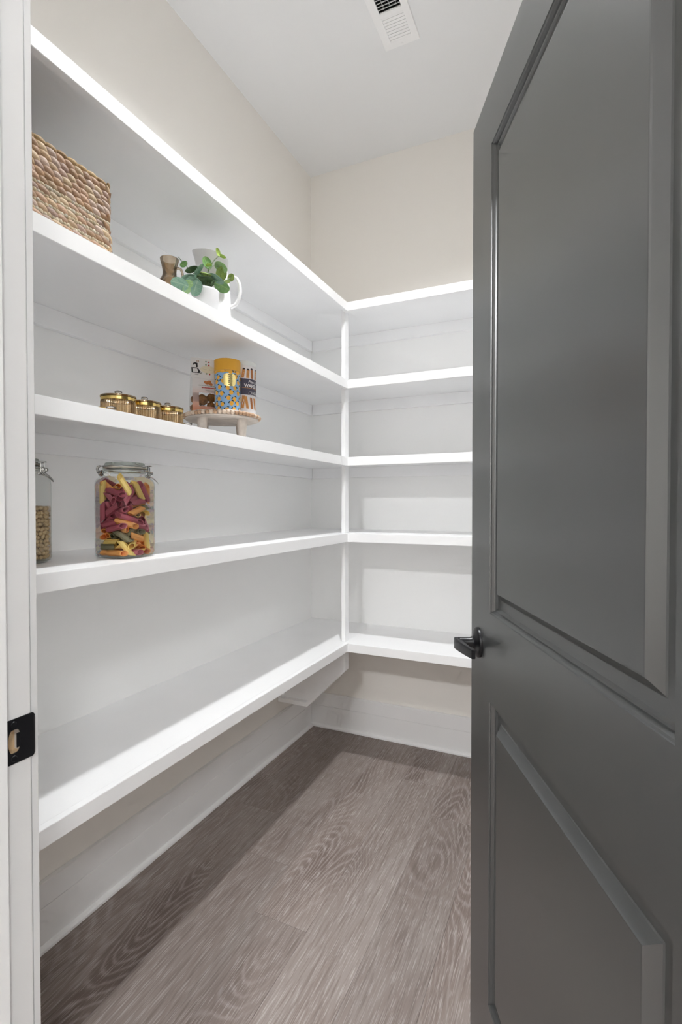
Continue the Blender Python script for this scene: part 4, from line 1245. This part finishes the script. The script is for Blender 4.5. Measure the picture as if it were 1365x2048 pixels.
# penne, each piece its own thing (settled positions in the jar)
PENNE = """o -0.0055 -0.0022 0.007 0 0.603 -0.798 -0
o 0.0215 0.037 0.007 0.979 0 -0 -0.203
p 0.0309 -0.0139 0.007 0.292 -0 0 -0.957
o -0.0358 0.0185 0.007 0 0.796 0.606 0
o 0.0157 -0.0431 0.0072 0 -0 -0.027 1
o -0.0102 -0.0318 0.0074 0.975 0.108 0.021 0.192
y 0.025 0.0014 0.0074 0.718 0.647 0.173 0.192
o -0.0234 0.017 0.0144 0.468 -0.268 0.088 -0.838
o 0.0186 0.0248 0.0147 0.172 -0.094 -0.429 0.882
g -0.0171 -0.0085 0.019 0.288 -0.779 0.142 -0.538
y 0.033 -0.0326 0.019 0.061 0.544 -0.465 0.696
y -0.0217 -0.0284 0.0195 0.138 -0.988 -0.036 -0.066
y -0.0054 0.043 0.0204 0.079 -0.031 0.885 0.458
g -0.0157 -0.0431 0.0213 0.027 -1 0 0.002
o -0.0037 -0.0003 0.0215 0.566 -0.182 -0.283 0.753
y 0.0225 -0.0188 0.0221 0.39 -0.332 0.46 -0.725
p -0.0242 0.0305 0.0241 0.056 0.109 0.533 -0.837
p -0.0431 0.0045 0.0252 0.512 -0.488 -0.641 0.298
o 0.0206 0.0049 0.0257 0.467 0.086 0.059 -0.878
o 0.0058 0.0153 0.0273 0.801 -0.319 0.503 0.055
y 0.0361 -0.0114 0.0325 0.082 -0.505 -0.819 -0.261
y -0.0107 -0.0357 0.0333 0.003 -0.041 -0.823 0.566
o -0.0154 0.0431 0.0334 0.001 -0.084 0.008 0.996
y -0.0226 -0.0013 0.034 0.377 -0.477 0.609 -0.509
y 0.0405 0.0285 0.0349 0.646 0.123 0.751 0.065
y -0.0382 -0.0047 0.0364 0.578 -0.145 0.315 -0.739
y 0.0174 0.0378 0.0377 0.163 -0.364 -0.277 -0.874
o 0.0145 0.0088 0.0381 0.876 -0.202 -0.238 0.368
o 0.0435 -0.0058 0.0449 0.707 0.007 -0.212 -0.674
g -0.0241 0.0273 0.0456 0.054 -0.209 -0.323 0.921
g -0.0051 -0.0263 0.0475 0.792 0.243 -0.195 -0.525
g 0.0243 -0.0332 0.048 0.613 0.71 0.318 -0.136
o -0.0372 -0.022 0.0485 0.021 0.549 0.823 0.146
g 0.0232 -0.0177 0.0493 0.252 -0.272 0.816 0.444
o -0.0201 -0.0258 0.0504 0.537 -0.179 -0.255 0.784
o -0.0195 0.0026 0.0511 0.324 -0.939 0.111 0.016
g 0.0159 0.0257 0.0535 0.484 -0.749 -0.419 0.172
g 0.0263 -0.0012 0.0537 0.175 0.111 -0.077 -0.975
g -0.0225 0.0387 0.0585 0.696 0.597 0.359 -0.173
g -0.0261 0.0184 0.0599 0.919 0.064 -0.171 -0.349
o 0.0167 -0.0241 0.0622 0.023 0.183 0.976 -0.118
o -0.0345 -0.023 0.0626 0.525 0.65 -0.375 -0.401
p 0.0252 0.0136 0.0646 0.102 -0.855 -0.492 0.13
o -0.0286 0.0011 0.0661 0.237 0.862 -0.398 -0.206
o 0.0085 0.0237 0.0662 0.073 0.759 0.64 0.092
p -0.0129 0.0322 0.0677 0.339 0.249 -0.831 -0.365
p 0.0138 -0.0431 0.0697 0.004 -0.108 0.039 0.993
p 0.0357 0.0056 0.0708 0.846 -0.172 -0.023 0.504
y 0.0008 -0.0269 0.0731 0.63 0.731 0.03 0.259
p -0.0124 -0.0431 0.0784 0.104 -0.032 0.951 0.29
p 0.0345 0.0277 0.0788 0.128 -0.502 -0.625 0.584
o 0.0317 -0.0278 0.0793 0.317 -0.147 -0.084 -0.933
g 0.0032 0.015 0.0794 0.343 -0.808 0.409 -0.25
p 0.0108 0.03 0.0816 0.385 -0.065 -0.431 0.813
y -0.0123 0.0064 0.0816 0.458 0.445 0.367 0.676
p -0.0324 0.0285 0.0836 0.928 -0.175 0.045 0.325
p -0.0435 -0.0152 0.0845 0.296 0.642 0.296 0.642
p -0.0068 -0.0241 0.085 0.077 -0.243 -0.286 0.924
p -0.0307 0.009 0.0879 0.336 -0.377 0.862 0.041
p 0.0274 -0.0049 0.0882 0.18 -0.111 -0.262 -0.942
p -0.016 -0.0348 0.0894 0.201 -0.157 0.291 0.922
y 0.0269 0.0333 0.0909 0.88 0.103 -0.276 -0.371
o -0.0022 0.0091 0.092 0.485 0.488 0.443 0.575
p 0.0331 -0.0296 0.0944 0.213 -0.808 -0.449 0.317
y 0.027 0.0105 0.0968 0.281 0.208 0.749 0.563
p -0.0358 0.0255 0.0995 0.595 -0.579 -0.249 0.498
y -0.0059 0.0435 0.1019 0.14 0.071 -0.88 0.448
p -0.0242 0.0055 0.1044 0.314 -0.766 0.528 0.189
p -0.0367 -0.0138 0.1057 0.832 0.049 -0.351 0.426
y 0.0126 0.03 0.1065 0.225 0.001 -0.227 -0.948
p -0.0297 -0.0429 0.1082 0.266 -0.66 0.271 0.648
p 0.0115 -0.0169 0.1092 0.854 -0.381 0.349 0.066
p -0.0117 -0.011 0.11 0.378 -0.871 -0.183 0.254
o 0.0435 -0.0073 0.1103 0.582 -0.402 -0.582 0.402
p 0.0189 -0.0333 0.1104 0.896 0.421 -0.127 -0.068
p -0.0135 -0.0296 0.1106 0.333 -0.577 -0.025 -0.745
p -0.0326 -0.0289 0.1126 0.041 0.552 -0.097 0.827
p 0.0001 -0.0433 0.113 0.194 0.949 -0.05 0.245
p 0.0296 -0.0133 0.1136 0.521 -0.086 0.4 0.749
p -0.0027 0.0367 0.1145 0.072 0.186 -0.933 -0.299
g 0.0296 0.0213 0.1163 0.565 0.41 -0.312 -0.645
o 0.0153 0.0233 0.1193 0.478 -0.53 -0.688 0.13
p -0.0432 0.0054 0.1209 0.674 -0.214 -0.121 0.697
g -0.0108 -0.0055 0.123 0.371 -0.112 -0.203 -0.899
p 0.0197 -0.0205 0.1238 0.617 0.011 0.153 0.772
p -0.0143 0.0091 0.1265 0.711 0.61 0.316 0.147
o 0.0297 0.0122 0.1292 0.693 -0.122 -0.247 0.666
p 0.0432 -0.001 0.1324 0.677 -0.204 -0.311 0.635
p 0.0038 0.0285 0.1336 0.365 0.112 0.622 0.683
o -0.0106 0.0232 0.1356 0.907 0.181 -0.268 -0.271
p -0.0426 -0.0001 0.136 0.718 -0.028 0.067 0.692
p -0.0056 -0.0031 0.1363 0.182 -0.289 0.34 -0.876
p -0.0041 -0.0353 0.1365 0.58 0.645 0.454 -0.205
p -0.0272 0.0196 0.1372 0.044 -0.379 -0.783 0.492
p -0.0039 -0.0207 0.1407 0.023 -0.358 0.463 -0.81
p 0.0299 -0.0014 0.142 0.544 -0.485 0.559 -0.396
y -0.0043 0.0431 0.1429 0.105 0.077 -0.799 0.587
p 0.005 -0.005 0.147 0.293 -0.184 -0.559 -0.754
p 0.0074 -0.031 0.1476 0.647 -0.375 0.608 -0.267
p 0.0376 -0.0254 0.148 0.643 0.172 0.507 -0.547
p 0.0198 -0.0196 0.1488 0.343 -0.552 -0.758 0.06
p -0.0358 -0.012 0.1501 0.551 0.238 -0.549 -0.581
o 0.0007 0.0279 0.1501 0.082 0.131 -0.986 -0.057
y -0.0315 0.0337 0.1546 0.278 0.129 0.394 -0.867
o 0.0374 0.0353 0.1554 0.372 0.729 -0.428 0.383
p 0.0135 -0.0435 0.1558 0.98 0.155 0.124 -0.02
y -0.031 -0.0416 0.1576 0.106 -0.666 0.05 0.737
y -0.0133 0.008 0.1584 0.326 -0.91 0.096 -0.237
p 0.0432 0.0174 0.1586 0.181 0.684 0.513 -0.486
o -0.0435 -0.0021 0.1589 0.06 0.705 0.652 -0.275
y 0.0431 -0.0018 0.1622 0.156 0.69 -0.495 0.505
y -0.0337 0.01 0.165 0.704 0.451 -0.294 -0.464
o -0.0283 -0.0209 0.1652 0.853 0.051 0.424 0.299
p 0.026 0.0163 0.1655 0.49 0.437 0.673 0.341
y 0.0098 0.0292 0.1656 0.683 0.267 -0.527 -0.43
p 0.0197 -0.0176 0.1657 0.703 0.431 -0.041 -0.564
p -0.0048 0.0273 0.1675 0.28 -0.632 -0.475 0.544
o 0.0057 -0.0313 0.1685 0.341 0.041 0.228 0.911
y -0.0248 0.0224 0.1717 0.21 -0.51 -0.766 0.329
y 0.0094 0.0431 0.1747 0.254 0.959 0.032 -0.122
y 0.0349 -0.0377 0.175 0.526 0.217 -0.823 0.003
p -0.0435 -0.0087 0.1802 0.561 -0.431 0.2 -0.678"""
def penne_mesh(kind):
    mb = MB()
    n, r, ri, L = 14, 0.0073, 0.0058, 0.0436
    rs = []
    def ring(e, rad, ribs):
        out = []
        for i in range(n):
            a = 2 * math.pi * i / n
            rr = rad * (1 + (0.045 if i % 2 else -0.03) * ribs)
            y, z_ = rr * math.cos(a), rr * math.sin(a)
            out.append((e * L / 2 + 0.95 * y, y, z_))
        return out
    rs = [ring(-1, ri, 0), ring(-1, r, 1), ring(-0.3, r * 1.0, 1), ring(0.3, r, 1), ring(1, r, 1), ring(1, ri, 0), ring(0, ri, 0), ring(-1, ri, 0)]
    mb.rings(rs, True, False, False)
    return mb.mesh('penne', M['pasta_' + kind], False)
pm_ = {k: penne_mesh(k) for k in 'yopg'}
PL = {'y': 'yellow ridged penne piece inside the full glass jar', 'o': 'orange ridged penne piece inside the full glass jar',
      'p': 'purple ridged penne piece inside the full glass jar', 'g': 'dark green ridged penne piece inside the full glass jar'}
JM = Matrix.Translation(JC + Vector((0, 0, 0.0064))) @ Matrix.Rotation(JROT, 4, 'Z')
for ln_ in PENNE.strip().split('\n'):
    q = ln_.split()
    v = [float(s) for s in q[1:]]
    o = link('penne', pm_[q[0]])
    o.matrix_world = JM @ Matrix.Translation(v[:3]) @ Quaternion(v[3:]).to_matrix().to_4x4()
    tag(o, PL[q[0]], 'pasta', {'y': 'yellow penne in the jar', 'o': 'orange penne in the jar', 'p': 'purple penne in the jar', 'g': 'green penne in the jar'}[q[0]])

# beans: the layer against the glass on the two sides toward the doorway, one by one
random.seed(31)
bean_me = MB().sphere((0, 0, 0), 0.0052, 10, 7, (1.35, 0.95, 0.95)).mesh('bean', M['bean'], True, angle=80)
JBM = Matrix.Translation(JB + Vector((0, 0, 0.0070))) @ Matrix.Rotation(JROT, 4, 'Z')
def place_bean(x, y, z_):
    o = link('dried_bean', bean_me)
    o.matrix_world = JBM @ Matrix.Translation((x, y, z_)) @ Quaternion((random.gauss(0, 1), random.gauss(0, 1), random.gauss(0, 1), random.gauss(0, 1))).normalized().to_matrix().to_4x4()
    tag(o, 'tan dried bean in the jar beside the door frame', 'bean', 'dried beans in the jar')
rest = MB()
sp_ = 0.0104
kz = 0
cnt = 0
while kz * 0.0092 < 0.119:
    zq = 0.006 + kz * 0.0092
    nx = 10
    for ix in range(nx):
        for iy in range(nx):
            if 0 < ix < nx - 1 and 0 < iy < nx - 1 and zq < 0.108:
                continue
            x = -0.0468 + ix * sp_ + random.uniform(-0.0016, 0.0016) + (0.002 if kz % 2 else -0.002) * (0 < ix < nx - 1)
            y = -0.0468 + iy * sp_ + random.uniform(-0.0016, 0.0016) + (0.002 if kz % 2 else -0.002) * (0 < iy < nx - 1)
            x, y = max(-0.0470, min(0.0470, x)), max(-0.0470, min(0.0470, y))
            if abs(x) > 0.040 and abs(y) > 0.040:
                x, y = x * 0.92, y * 0.92
            zz_ = zq + random.uniform(-0.0018, 0.0018)
            if (ix == nx - 1 or iy == 0) and cnt < 300:
                place_bean(x, y, zz_)
                cnt += 1
            else:
                rest.sphere((x, y, zz_), 0.0052, 6, 4, (1.2, 1, 1))
    kz += 1
rest.box(-0.040, 0.040, -0.040, 0.040, 0.001, 0.106)
o = part('dried_bean_fill', rest, M['bean'], None, smooth=True, angle=80)
o.matrix_world = JBM
tag(o, 'tan dried beans filling the rest of the jar beside the door frame', 'beans', kind='stuff')
